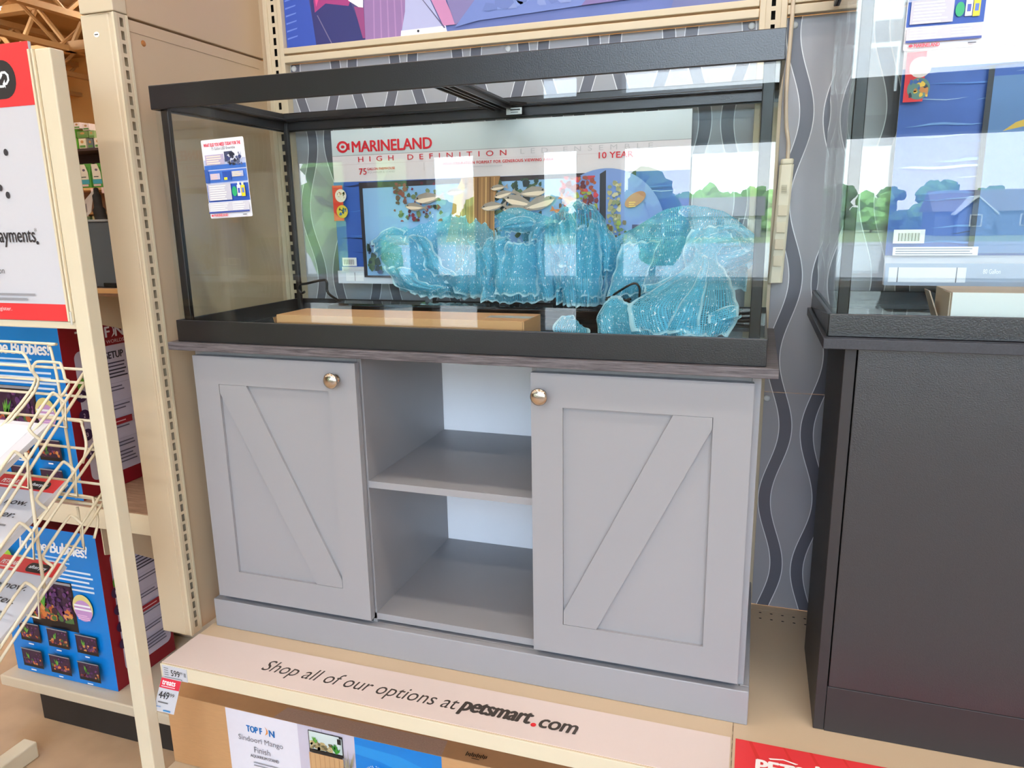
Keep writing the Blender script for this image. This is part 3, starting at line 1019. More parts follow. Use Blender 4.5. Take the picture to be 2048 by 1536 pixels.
def info_card(parent, a, b, w, h, rot, y):
    """promotional info card stuck on a pane; local frame rotated by rot"""
    c, s = math.cos(rot), math.sin(rot)
    P = Print((a, y, b), (c, 0, s), (-s, 0, c), lift=.0006)
    k = w / .104; q = h / .158
    R = lambda x0, y0, x1, y1, m: P.rect(x0 * k, y0 * q, x1 * k, y1 * q, m)
    P.rrect(0, 0, w, h, .003, ink((240, 240, 246)))
    R(.001, .045, .103, .118, ink((186, 196, 226)))
    R(.001, .098, .103, .107, ink((60, 110, 196))); R(.001, .033, .103, .068, ink((44, 86, 180)))
    R(.001, .072, .103, .096, ink((72, 118, 204)))
    P.text('WHAT ELSE YOU NEED TODAY FOR THE', .006 * k, .144 * q, .090 * k, .0066 * q, ink((226, 52, 76)), bold=.02)
    P.text('75 Gallon LED Ensemble', .024 * k, .1365 * q, .058 * k, .0055 * q, ink((110, 112, 122)))
    R(.006, .108, .052, .128, ink((188, 176, 202)))
    P.lines(.009 * k, .123 * q, .038 * k, 4, .0045 * q, .0022 * q, ink((246, 226, 206)))
    R(.054, .112, .074, .132, ink((70, 76, 106))); R(.060, .108, .090, .118, ink((96, 104, 130)))
    P.blobs(.056 * k, .104 * q, .098 * k, .13 * q, [(60, 70, 120), (210, 214, 226), (90, 100, 140), (40, 44, 62)], 26, .002, .006)
    R(.014, .078, .038, .090, ink((196, 190, 216))); P.lines(.016 * k, .087 * q, .019 * k, 3, .004 * q, .0018 * q, ink((244, 200, 190)))
    R(.045, .076, .066, .093, ink((40, 80, 170))); R(.048, .076, .056, .081, ink((240, 228, 60)))
    R(.068, .081, .096, .092, ink((176, 182, 212))); P.lines(.070 * k, .089 * q, .023 * k, 3, .0035 * q, .0016 * q, ink((250, 224, 180)))
    R(.002, .072, .011, .099, ink((52, 90, 170)))
    R(.005, .036, .062, .069, ink((198, 196, 208)))
    P.lines(.009 * k, .064 * q, .048 * k, 7, .0045 * q, .0018 * q, ink((250, 244, 236)))
    P.ellipse(.070 * k, .052 * q, .006 * k, .010 * q, ink((40, 170, 110)))
    R(.077, .042, .086, .064, ink((246, 246, 238))); R(.079, .064, .084, .070, ink((246, 246, 238)))
    R(.087, .041, .096, .063, ink((250, 214, 40))); R(.089, .063, .094, .069, ink((246, 240, 200)))
    R(.079, .048, .084, .058, ink((80, 90, 190))); R(.089, .048, .094, .058, ink((90, 120, 200)))
    R(.002, .013, .102, .031, ink((206, 204, 214)))
    P.lines(.006 * k, .027 * q, .046 * k, 4, .0042 * q, .0016 * q, ink((250, 246, 242)))
    P.lines(.062 * k, .028 * q, .034 * k, 4, .0042 * q, .0016 * q, ink((250, 246, 242)))
    R(.002, .010, .102, .0135, ink((62, 82, 160)))
    P.text('MARINELAND', .014 * k, .0032 * q, .034 * k, .005 * q, ink((232, 70, 90)), bold=.02)
    P.ellipse(.0095 * k, .0056 * q, .003 * k, .002 * q, ink((232, 70, 90)), 12)
    P.lines(.085 * k, .004 * q, .011 * k, 1, .002, .0015 * q, ink((90, 90, 100)))
    return P.build('info_card', parent)
info_card(aq, .1185, .2632, .1045, .156, .035, .0056)
info_card(aq2, 1.4015, .4915, .1045, .158, -.01, .0426)

# ---------------------------------------------------------------- poster behind the fabric
def fish(P, a, b, l, c1, c2, flip=1, rot=0.0):
    co, si = math.cos(rot), math.sin(rot)
    T = lambda x, y: (a + flip * (x * co - y * si) * l, b + (x * si + y * co) * l)
    P.poly([T(x, y) for x, y in ((-.5, 0), (-.3, .15), (0, .2), (.3, .1), (.42, .03), (.62, .16), (.58, 0), (.62, -.14), (.42, -.03), (.3, -.1), (0, -.17), (-.3, -.13))], ink(c1))
    P.poly([T(x, y) for x, y in ((-.45, -.02), (-.2, .02), (.2, .02), (.4, 0), (.2, -.08), (-.2, -.13), (-.38, -.08))], ink(c2))
    P.ellipse(*T(-.36, .04), .03 * l, .03 * l, ink((20, 20, 24)), 8)

def fish_logo(P, a, b, w, h, m, bg):
    P.ellipse(a + w * .45, b + h * .5, w * .45, h * .5, m, 24)
    P.poly([(a + w * .75, b + h * .72), (a + w, b + h * .8), (a + w, b + h * .2), (a + w * .75, b + h * .28)], m)
    P.poly([(a - w * .06, b + h * .5), (a + w * .12, b + h * .72), (a + w * .12, b + h * .28)], m)
    P.ellipse(a + w * .47, b + h * .5, w * .28, h * .30, bg, 20)
    P.ellipse(a + w * .47, b + h * .5, w * .15, h * .13, m, 16)

def waves(P, x0, z0, x1, z1, n):
    P.rect(x0, z0, x1, z1, ink((52, 94, 178)))
    cols = [(30, 62, 140), (108, 156, 214), (168, 200, 232), (22, 40, 92), (70, 122, 200)]
    for i in range(n):
        z = random.uniform(z0 + .004, z1 - .006); a = random.uniform(x0, x1 - .03); L = random.uniform(.06, .22); h = random.uniform(.001, .0045)
        b = min(a + L, x1)
        pts = [(a + (b - a) * k / 6, z + .002 * math.sin(k * 1.3 + i) + h * math.sin(PI * k / 6)) for k in range(7)]
        pts += [(a + (b - a) * k / 6, z + .002 * math.sin(k * 1.3 + i) - h * math.sin(PI * k / 6) * .4) for k in range(5, 0, -1)]
        P.poly(pts, ink(cols[i % 5]))

t = thing('aquarium_poster', 'printed aquarium poster with red brand lettering standing behind the turquoise mesh', 'poster', (.6, .436, .0195))
PX0, PX1, PZ0, PZ1 = .156, 1.057, .0935, .4795
boxpart('board', t, (PX0, PX1, .4345, .4375, PZ0, PZ1), WHITEPAPER)
for lx in (.40, .95):      # clear stand legs that hold the board up
    boxpart('easel_leg', t, (lx, lx + .02, .4345, .4375, .0195, PZ0 - .0003), mat('grey_easel', (120, 126, 130), .4))
P = Print((0, .4345, 0), lift=.0004)
SILV = mat('silver_print', (200, 212, 216), .3, var=.05, scale=3)
P.rect(PX0, .417, PX1, PZ1, SILV)
P.rect(PX0, .352, PX1, .4165, ink((224, 219, 224)))
P.rect(PX0, .4160, PX1, .4172, ink((150, 154, 160)))
P.rect(PX0, .3945, PX1, .3951, ink((206, 190, 196)))
RD = ink((206, 26, 44))
fish_logo(P, .171, .424, .037, .029, RD, SILV)
P.text('MARINELAND', .2155, .4245, .221, .026, RD, bold=.02, space=.98)
P.text('HIGH DEFINITION', .231, .400, .398, .0125, RD, space=2.1, bold=.005)
P.text('LED ENSEMBLE', .664, .4015, .31, .0115, ink((196, 194, 200)), space=2.1)
P.text('75', .232, .3685, .021, .0155, RD, bold=.01)
P.text('GALLON FARMHOUSE', .2555, .379, .078, .0056, RD, bold=.02)
P.text('AQUARIUM & STAND', .2555, .3705, .078, .0052, ink((176, 176, 182)))
P.text('HIGH DEFINITION FORMAT FOR GENEROUS VIEWING AREA', .465, .3835, .28, .0066, RD, bold=.02, space=1.12)
P.lines(.52, .3755, .13, 1, .003, .0035, ink((206, 204, 210)))
P.text('10 YEAR', .852, .3835, .079, .0135, RD, bold=.012)
for x in (.414, .80):
    P.rect(x, .372, x + .0008, .392, ink((170, 170, 176)))
waves(P, PX0, PZ0 + .033, PX1, .352, 70)
P.rect(PX0, PZ0, PX1, PZ0 + .033, ink((206, 214, 224)))
P.rect(.18, .100, .232, .1225, ink((232, 236, 240)))
P.rect(.206, .100, .2075, .122, ink((70, 80, 92)))
# red species tab
P.rect(.1565, .255, .186, .3435, ink((216, 30, 40)))
P.ellipse(.180, .318, .0165, .0165, ink((222, 214, 200)), 20)
P.blobs(.170, .308, .192, .328, [(200, 160, 130), (160, 140, 120), (230, 220, 200), (190, 90, 60)], 14, .002, .005)
P.ellipse(.182, .278, .0165, .0165, ink((214, 190, 60)), 20)
P.blobs(.172, .268, .194, .288, [(40, 90, 160), (220, 180, 60), (60, 120, 90), (30, 40, 60)], 14, .002, .005)
# barcode and warning
P.rect(.173, .139, .215, .1605, ink((240, 240, 240)))
for k in range(18):
    P.rect(.178 + k * .0018, .1425, .178 + k * .0018 + .0004 + .0007 * (k % 3 == 0), .1560, ink((30, 30, 34)))
P.rect(.172, .1245, .335, .137, ink((236, 238, 242)))
P.lines(.175, .1335, .15, 3, .0037, .0015, ink((120, 124, 136)), .05)
# pictured tank
P.poly([(.237, .110), (.237, .3485), (.94, .3525), (.94, .110)], ink((38, 36, 46)))
P.poly([(.247, .115), (.247, .334), (.861, .343), (.861, .115)], ink((132, 176, 218)))
P.poly([(.247, .334), (.247, .3455), (.865, .3505), (.861, .343)], ink((50, 42, 48)))
P.poly([(.875, .115), (.875, .343), (.936, .340), (.936, .115)], ink((146, 184, 224)))
P.poly([(.861, .112), (.861, .3495), (.875, .3495), (.875, .112)], ink((36, 36, 44)))
dk = [(38, 66, 58), (28, 50, 60), (56, 84, 60), (70, 96, 66)]
P.blobs(.60, .20, .72, .345, dk, 70, .004, .012)
P.blobs(.33, .25, .47, .345, [(74, 96, 66), (110, 126, 84), (120, 32, 54), (90, 30, 50)], 60, .003, .008)
P.blobs(.335, .29, .375, .345, [(130, 22, 52), (92, 20, 48)], 26, .003, .006)
P.blobs(.252, .12, .36, .20, dk + [(60, 76, 120)], 40, .004, .012)
# driftwood trunk
P.poly([(.495, .12), (.505, .24), (.512, .30), (.525, .352), (.62, .352), (.605, .30), (.600, .24), (.598, .20), (.60, .12)], ink((150, 110, 66)))
for k in range(9):
    a = .515 + k * .0105
    P.poly([(a, .13), (a + .003, .13), (a + .004, .24), (a + .008, .35), (a + .005, .35), (a + .001, .24)], ink([(206, 166, 108), (110, 76, 44), (180, 134, 82)][k % 3]))
P.poly([(.475, .20), (.49, .25), (.50, .31), (.52, .345), (.53, .33), (.515, .27), (.505, .20)], ink((196, 166, 92)))
for (a, b, l, r, fl) in ((.43, .305, .075, .1, 1), (.395, .285, .055, -.1, 1), (.505, .318, .05, .05, 1), (.628, .309, .05, .2, 1), (.615, .325, .04, .1, 1), (.665, .292, .075, -.25, 1), (.70, .312, .07, -.1, -1), (.716, .286, .085, -.3, -1), (.60, .282, .06, .1, 1), (.655, .272, .06, -.1, 1)):
    fish(P, a, b, l, (150, 140, 128), (226, 206, 180), fl, r)
# round inset picture
P.ellipse(.874, .222, .135, .138, ink((120, 148, 206)), 56)
P.poly([(.86, .11), (.86, .348), (.874, .356), (.876, .11)], ink((40, 40, 50)))
P.poly([(.935, .10), (.935, .235), (1.0, .235), (1.004, .19), (.985, .13), (.96, .105)], ink((66, 50, 112)))
P.blobs(.765, .245, .858, .345, [(150, 66, 44), (120, 40, 40), (176, 96, 52), (96, 30, 40), (196, 60, 70)], 90, .003, .009)
P.blobs(.80, .20, .856, .31, [(132, 150, 52), (98, 128, 50), (150, 160, 70)], 34, .003, .008)
P.blobs(.878, .20, .91, .335, [(176, 168, 120), (150, 150, 110), (130, 140, 100), (196, 190, 150)], 60, .003, .007)
P.blobs(.878, .17, .925, .245, [(80, 110, 60), (110, 90, 60), (150, 170, 70)], 34, .003, .008)
P.ellipse(.942, .290, .026, .0135, ink((176, 116, 84)), 22, rot=.55)
P.lines(.928, .283, .016, 3, .0045, .0018, ink((232, 190, 90)))
fish(P, .80, .285, .06, (206, 120, 70), (226, 170, 120), -1, .5)
fish(P, .775, .262, .05, (196, 100, 60), (222, 150, 110), -1, .4)
P.build('print', t)

# ---------------------------------------------------------------- carton and light in the tank
t = thing('cardboard_carton', 'long flat brown carton lying at the front of the farmhouse aquarium', 'carton', (.5, .09, .0197))
m = MB(); m.box(.236, .792, .036, .150, .0198, .0610, KRAFT); m.build('body', t, .0008)
m = MB()
m.prism([(.2355, .040, .0205), (.2355, .146, .0205), (.2355, .146, .058), (.2355, .040, .058)], (-.0025, 0, 0), KRAFT)
m.prism([(.2328, .042, .0215), (.2328, .10, .0215), (.222, .098, .053), (.222, .045, .053)], (-.002, 0, 0), KRAFTD)
m.build('end_flap', t)
boxpart('tape', t, (.70, .7925, .075, .108, .0611, .0614), mat('clear_tape', (206, 170, 128), .15))
P = Print((0, .036, 0)); P.rect(.7885, .021, .7895, .060, KRAFTD); P.rect(.2375, .0445, .792, .0452, KRAFTD); P.build('fold_crease', t)

t = thing('aquarium_light', 'black bar light lying across the floor of the farmhouse aquarium', 'aquarium light', (.6, .33, .0197))
GLOSSBLACK = mat('glossy_black_plastic', (12, 12, 14), .08, var=.1)
m = MB(); m.box(.20, 1.01, .292, .375, .0335, .0520, GLOSSBLACK); m.build('bar', t, .003)
boxpart('lens', t, (.205, 1.005, .306, .368, .0525, .0545), mat('dark_lens', (20, 26, 30), .03))
for x in (.215, .99):
    boxpart('foot', t, (x, x + .008, .30, .37, .0197, .0333), BLACKPL)
m = MB(); m.tube(catmull([(.20, .36, .05), (.152, .375, .072), (.148, .378, .100), (.135, .38, .105), (.085, .38, .095), (.066, .38, .092), (.060, .38, .080), (.068, .38, .070), (.078, .38, .074)], 5), .0032, DARKCORD, 7); m.build('mount_wire', t, smooth=True)
m = MB(); m.tube(catmull([(1.0, .33, .05), (.975, .30, .060), (.940, .29, .078), (.915, .29, .084), (.935, .28, .100), (.961, .28, .114), (.973, .28, .106), (.974, .28, .085), (.972, .28, .060), (.96, .28, .045)], 6), .0024, DARKCORD, 7)
m.tube(catmull([(.915, .29, .084), (.90, .29, .078), (.925, .285, .074), (.955, .285, .080)], 6), .003, DARKCORD, 7)
m.tube([(.93, .27, .056), (.945, .27, .076)], .003, DARKCORD, 7)
m.build('power_cord', t, smooth=True)
m = MB(); m.tube(catmull([(1.01, .40, .05), (1.10, .42, .03), (1.18, .41, .028), (1.21, .40, .035), (1.214, .40, .05)], 6), .0035, DARKCORD, 7)
m.tube(catmull([(1.13, .40, .026), (1.18, .39, .024), (1.212, .385, .027)], 6), .003, DARKCORD, 7)
m.build('loose_cable', t, smooth=True)

# ---------------------------------------------------------------- turquoise deco mesh
MESHCLOTH = mesh_cloth_mat('turquoise_deco_mesh')
class Cloth:
    def __init__(self):
        self.V = []; self.F = []; self.UV = []; self.H = []
    def sheet(self, rows, nu=10, nv=10, folds=0.010, freq=9.0, seed=0, hem=(1, 1, 1, 1), uv0=(0, 0), dir=(0.15, 1, 0.1)):
        r = [catmull(q, nu) for q in rows]
        n = len(r[0]); cols = [catmull([q[i] for q in r], nv) for i in range(n)]
        m = len(cols[0])
        d = Vector(dir).normalized()
        rnd = random.Random(seed); p1, p2, p3 = rnd.random() * 6, rnd.random() * 6, rnd.random() * 6
        base = len(self.V)
        lu = [0.0]
        for i in range(1, n): lu.append(lu[-1] + (cols[i][m // 2] - cols[i - 1][m // 2]).length)
        lv = [0.0]
        for j in range(1, m): lv.append(lv[-1] + (cols[n // 2][j] - cols[n // 2][j - 1]).length)
        for i in range(n):
            for j in range(m):
                s, t_ = i / (n - 1), j / (m - 1)
                e = folds * (math.sin(freq * s * 2 + p1 + 2.1 * t_) * .6 + math.sin(freq * 1.7 * s + p2 - 3 * t_) * .3 + math.sin(freq * .9 * (s + t_) + p3) * .4)
                # crisp pleats, and rippling hems near the free edges
                e += folds * .8 * (1 - 2 * abs(math.sin(freq * .8 * s * 2 + p2 + 1.3 * math.sin(2 * t_ + p1))))
                de = min(lu[i], lu[-1] - lu[i]); dv = min(lv[j], lv[-1] - lv[j])
                rip = math.exp(-dv / .016) * math.sin(lu[i] * 2 * PI / .034 + p3) * .0060 + math.exp(-de / .014) * math.sin(lv[j] * 2 * PI / .040 + p1) * .0050
                rip2 = math.exp(-dv / .016) * math.sin(lu[i] * 2 * PI / .027 + p2) * .0028
                self.V.append(cols[i][j] + d * (e + rip) + Vector((0, 0, rip2)))
                self.UV.append((lu[i] + uv0[0], lv[j] + uv0[1]))
                h = 0.0
                eu = .0045
                if hem[0] and lu[i] < eu: h = 1
                if hem[1] and lu[-1] - lu[i] < eu: h = 1
                if hem[2] and lv[j] < eu: h = 1
                if hem[3] and lv[-1] - lv[j] < eu: h = 1
                self.H.append(h)
        for i in range(n - 1):
            for j in range(m - 1):
                self.F.append((base + i * m + j, base + (i + 1) * m + j, base + (i + 1) * m + j + 1, base + i * m + j + 1))
    def build(self, name, origin):
        off = Vector(origin)
        me = bpy.data.meshes.new(name)
        # stay inside the tank
        lim = lambda p: Vector((min(max(p.x, .03), 1.214), min(max(p.y, .028), .4325), max(p.z, .0205)))
        me.from_pydata([tuple(lim(p) - off) for p in self.V], [], self.F)
        uvl = me.uv_layers.new(name='UVMap')
        hc = me.color_attributes.new('hem', 'FLOAT_COLOR', 'POINT')
        for i, h in enumerate(self.H):
            hc.data[i].color = (h, h, h, 1)
        for lp in me.loops:
            uvl.data[lp.index].uv = self.UV[lp.vertex_index]
        me.materials.append(MESHCLOTH)
        me.polygons.foreach_set('use_smooth', [True] * len(me.polygons))
        me.update()
        o = bpy.data.objects.new(name, me); COL.objects.link(o); o.location = origin
        return o
C = Cloth()
# left wide billow, behind the light
C.sheet([[(.335, .425, .100), (.40, .40, .066), (.48, .415, .060), (.56, .40, .064), (.63, .42, .070)],
         [(.278, .415, .165), (.37, .385, .135), (.46, .40, .14), (.55, .38, .14), (.62, .41, .15)],
         [(.274, .415, .200), (.36, .395, .205), (.45, .405, .215), (.53, .385, .21), (.61, .415, .21)],
         [(.305, .428, .226), (.362, .42, .240), (.455, .425, .268), (.53, .415, .262), (.60, .428, .238)]], 12, 12, .007, 8, 1)
C.sheet([[(.40, .43, .20), (.45, .43, .19), (.52, .43, .19), (.60, .43, .20)], [(.42, .43, .268), (.46, .432, .276), (.53, .43, .268), (.60, .43, .246)]], 12, 10, .002, 6, 2)
# dome with a rolled lip
C.sheet([[(.575, .43, .16), (.63, .425, .15), (.70, .43, .15), (.75, .43, .16)],
         [(.585, .425, .235), (.635, .415, .245), (.70, .41, .243), (.748, .42, .235)],
         [(.600, .420, .258), (.650, .405, .278), (.705, .40, .268), (.752, .415, .250)],
         [(.625, .385, .238), (.665, .365, .247), (.712, .365, .243), (.735, .385, .235)],
         [(.640, .375, .218), (.672, .355, .222), (.712, .355, .222), (.728, .375, .218)]], 10, 10, .004, 7, 3)
# rolled left curl beside the dome
C.sheet([[(.53, .39, .075), (.565, .36, .070), (.60, .345, .072)], [(.545, .385, .135), (.575, .345, .135), (.605, .335, .14)],
         [(.545, .395, .185), (.575, .36, .180), (.60, .35, .165)], [(.535, .41, .205), (.562, .39, .20), (.585, .385, .185)]], 10, 10, .006, 6, 4)
C.sheet([[(.47, .405, .105), (.52, .385, .072), (.58, .375, .066)], [(.53, .395, .15), (.56, .375, .125), (.59, .365, .11)], [(.545, .39, .195), (.57, .385, .18), (.60, .38, .165)]], 10, 10, .004, 5, 14)
# bright front panel
C.sheet([[(.595, .345, .064), (.65, .33, .060), (.71, .34, .062), (.765, .35, .066)],
         [(.588, .345, .120), (.65, .32, .115), (.71, .33, .115), (.765, .345, .115)],
         [(.590, .35, .180), (.65, .33, .190), (.70, .335, .186), (.755, .35, .18)],
         [(.602, .365, .212), (.64, .36, .197), (.70, .355, .196), (.745, .36, .20)]], 12, 12, .007, 10, 5)
# twisted loop left of the peak
C.sheet([[(.745, .36, .07), (.765, .34, .07), (.785, .36, .075)], [(.715, .36, .15), (.75, .32, .15), (.785, .35, .155)],
         [(.708, .355, .205), (.755, .325, .21), (.80, .345, .21)], [(.72, .365, .235), (.765, .345, .244), (.81, .36, .248)], [(.70, .39, .23), (.75, .385, .238), (.80, .39, .25)]], 10, 12, .010, 8, 6)
# the peak: long falling pleats
C.sheet([[(.775, .35, .064), (.81, .315, .060), (.85, .33, .060), (.885, .345, .062)],
         [(.765, .36, .13), (.81, .32, .13), (.85, .335, .13), (.892, .35, .13)],
         [(.752, .37, .215), (.805, .335, .215), (.85, .345, .215), (.890, .36, .20)],
         [(.755, .385, .256), (.800, .36, .268), (.845, .365, .265), (.875, .375, .243)],
         [(.765, .40, .262), (.800, .39, .289), (.828, .385, .285), (.865, .39, .256)]], 14, 12, .013, 16, 7)
C.sheet([[(.80, .32, .062), (.84, .29, .06), (.88, .31, .062)], [(.79, .33, .15), (.835, .295, .15), (.885, .32, .15)], [(.80, .35, .22), (.835, .33, .235), (.872, .34, .225)]], 12, 12, .009, 14, 8)
C.sheet([[(.81, .40, .12), (.87, .39, .12), (.92, .40, .12)], [(.81, .41, .22), (.86, .40, .21), (.915, .405, .19)], [(.805, .415, .285), (.85, .41, .265), (.905, .41, .21)]], 10, 10, .006, 9, 18)
# broad right billow
C.sheet([[(.880, .35, .064), (.94, .32, .062), (1.00, .33, .08), (1.06, .34, .10), (1.10, .36, .12)],
         [(.885, .36, .135), (.95, .325, .135), (1.02, .33, .15), (1.09, .34, .16), (1.16, .36, .155)],
         [(.893, .37, .195), (.96, .335, .215), (1.03, .335, .22), (1.11, .34, .215), (1.19, .36, .18)],
         [(.915, .385, .212), (.975, .365, .245), (1.03, .355, .268), (1.12, .355, .262), (1.205, .365, .205)],
         [(.935, .41, .215), (.985, .40, .245), (1.04, .395, .266), (1.12, .395, .262), (1.212, .38, .20)]], 12, 12, .010, 9, 9)
C.sheet([[(1.07, .33, .12), (1.12, .30, .13), (1.19, .32, .145), (1.212, .34, .16)],
         [(1.06, .31, .18), (1.12, .27, .185), (1.18, .30, .18), (1.213, .33, .178)],
         [(1.075, .33, .225), (1.13, .30, .232), (1.17, .32, .22), (1.205, .34, .19)]], 12, 12, .008, 10, 10)
# waist that falls forward into the front skirt
C.sheet([[(1.082, .30, .205), (1.115, .27, .21), (1.15, .285, .20)],
         [(1.088, .235, .172), (1.11, .215, .175), (1.132, .225, .170)],
         [(1.065, .18, .145), (1.105, .15, .15), (1.155, .17, .14)],
         [(1.02, .12, .115), (1.09, .085, .115), (1.175, .11, .105)],
         [(.985, .075, .090), (1.08, .055, .085), (1.182, .075, .075)],
         [(1.0, .05, .05), (1.09, .04, .042), (1.165, .055, .042)]], 14, 10, .008, 12, 11)
C.sheet([[(.935, .09, .024), (1.00, .055, .022), (1.06, .045, .022), (1.125, .05, .022)],
         [(.918, .10, .055), (.985, .07, .058), (1.05, .06, .055), (1.12, .065, .052)],
         [(.925, .13, .085), (.98, .10, .075), (1.04, .085, .085), (1.11, .09, .085)],
         [(.945, .15, .103), (.985, .125, .085), (1.035, .11, .108), (1.10, .13, .125)]], 14, 10, .006, 10, 12)
C.sheet([[(.93, .12, .028), (.95, .10, .024), (.985, .11, .024)], [(.922, .13, .065), (.945, .115, .06), (.985, .12, .055)], [(.935, .15, .10), (.955, .14, .10), (.985, .14, .085)]], 10, 8, .005, 8, 19)
C.sheet([[(1.11, .07, .026), (1.14, .06, .045), (1.165, .07, .062)], [(1.12, .12, .03), (1.15, .11, .06), (1.178, .13, .08)], [(1.13, .16, .035), (1.16, .16, .065), (1.185, .18, .075)]], 10, 8, .006, 10, 20)
# little curl on the tank floor
C.sheet([[(.845, .08, .022), (.875, .06, .022), (.92, .065, .023)], [(.838, .085, .048), (.868, .065, .040), (.915, .07, .034)], [(.850, .10, .066), (.872, .085, .060), (.905, .085, .044)], [(.866, .11, .068), (.878, .10, .058), (.895, .10, .045)]], 10, 8, .004, 9, 13)
# loose folds, rolls and pleats lying over the heap
C.sheet([[(0.583, 0.345, 0.189), (0.596, 0.327, 0.188), (0.600, 0.332, 0.185), (0.596, 0.360, 0.181)], [(0.586, 0.345, 0.152), (0.605, 0.327, 0.156), (0.617, 0.332, 0.158), (0.619, 0.360, 0.159)], [(0.593, 0.345, 0.117), (0.611, 0.327, 0.125), (0.621, 0.332, 0.131), (0.622, 0.360, 0.136)], [(0.603, 0.345, 0.095), (0.614, 0.327, 0.102), (0.616, 0.332, 0.106), (0.610, 0.360, 0.108)], [(0.624, 0.345, 0.075), (0.633, 0.327, 0.078), (0.633, 0.332, 0.079), (0.626, 0.360, 0.076)]], 7, 8, .0025, 7, 50)  # fold lobe
C.sheet([[(0.630, 0.335, 0.182), (0.641, 0.320, 0.172), (0.645, 0.323, 0.162), (0.643, 0.345, 0.150)], [(0.627, 0.335, 0.197), (0.640, 0.320, 0.189), (0.646, 0.323, 0.181), (0.646, 0.345, 0.172)], [(0.632, 0.335, 0.207), (0.645, 0.320, 0.201), (0.651, 0.323, 0.194), (0.650, 0.345, 0.187)], [(0.650, 0.335, 0.211), (0.660, 0.320, 0.207), (0.663, 0.323, 0.202), (0.660, 0.345, 0.196)], [(0.666, 0.335, 0.216), (0.672, 0.320, 0.212), (0.672, 0.323, 0.208), (0.665, 0.345, 0.204)]], 7, 8, .0025, 7, 51)  # upper loop
C.sheet([[(0.630, 0.325, 0.080), (0.674, 0.302, 0.082), (0.708, 0.308, 0.081), (0.733, 0.345, 0.077)], [(0.636, 0.325, 0.124), (0.678, 0.302, 0.124), (0.709, 0.308, 0.122), (0.732, 0.345, 0.118)], [(0.653, 0.325, 0.163), (0.689, 0.302, 0.161), (0.715, 0.308, 0.158), (0.732, 0.345, 0.152)], [(0.656, 0.325, 0.182), (0.691, 0.302, 0.183), (0.715, 0.308, 0.181), (0.731, 0.345, 0.179)], [(0.667, 0.325, 0.202), (0.697, 0.302, 0.201), (0.718, 0.308, 0.199), (0.730, 0.345, 0.196)]], 7, 8, .0025, 7, 52)  # front panel
C.sheet([[(0.778, 0.335, 0.085), (0.789, 0.312, 0.094), (0.793, 0.315, 0.100), (0.790, 0.345, 0.104)], [(0.776, 0.335, 0.124), (0.794, 0.312, 0.131), (0.804, 0.315, 0.135), (0.808, 0.345, 0.138)], [(0.768, 0.335, 0.158), (0.789, 0.312, 0.162), (0.803, 0.315, 0.165), (0.810, 0.345, 0.167)], [(0.753, 0.335, 0.191), (0.769, 0.312, 0.196), (0.778, 0.315, 0.200), (0.780, 0.345, 0.203)], [(0.753, 0.335, 0.236), (0.765, 0.312, 0.240), (0.769, 0.315, 0.243), (0.766, 0.345, 0.246)]], 7, 8, .0025, 7, 53)  # left leaf
C.sheet([[(0.788, 0.315, 0.149), (0.801, 0.298, 0.146), (0.807, 0.305, 0.141), (0.808, 0.335, 0.134)], [(0.791, 0.315, 0.168), (0.805, 0.298, 0.168), (0.813, 0.305, 0.166), (0.815, 0.335, 0.163)], [(0.788, 0.315, 0.192), (0.804, 0.298, 0.194), (0.813, 0.305, 0.195), (0.816, 0.335, 0.196)], [(0.786, 0.315, 0.208), (0.800, 0.298, 0.213), (0.808, 0.305, 0.218), (0.810, 0.335, 0.222)], [(0.785, 0.315, 0.243), (0.796, 0.298, 0.246), (0.801, 0.305, 0.248), (0.800, 0.335, 0.250)]], 7, 8, .0025, 7, 54)  # right leaf
C.sheet([[(0.717, 0.330, 0.208), (0.728, 0.310, 0.206), (0.734, 0.312, 0.203), (0.733, 0.335, 0.199)], [(0.719, 0.330, 0.225), (0.733, 0.310, 0.220), (0.740, 0.312, 0.214), (0.740, 0.335, 0.208)], [(0.730, 0.330, 0.242), (0.741, 0.310, 0.235), (0.747, 0.312, 0.229), (0.746, 0.335, 0.222)], [(0.755, 0.330, 0.246), (0.762, 0.310, 0.242), (0.763, 0.312, 0.238), (0.758, 0.335, 0.234)], [(0.779, 0.330, 0.248), (0.784, 0.310, 0.245), (0.783, 0.312, 0.242), (0.776, 0.335, 0.238)]], 7, 8, .0025, 7, 55)  # loop roll
C.sheet([[(0.634, 0.345, 0.233), (0.642, 0.325, 0.231), (0.642, 0.327, 0.228), (0.635, 0.350, 0.225)], [(0.648, 0.345, 0.245), (0.659, 0.325, 0.239), (0.662, 0.327, 0.234), (0.659, 0.350, 0.228)], [(0.679, 0.345, 0.257), (0.689, 0.325, 0.245), (0.692, 0.327, 0.233), (0.687, 0.350, 0.220)], [(0.710, 0.345, 0.257), (0.715, 0.325, 0.246), (0.714, 0.327, 0.234), (0.706, 0.350, 0.223)], [(0.725, 0.345, 0.246), (0.730, 0.325, 0.242), (0.729, 0.327, 0.238), (0.721, 0.350, 0.234)]], 7, 8, .0025, 7, 56)  # mid roll
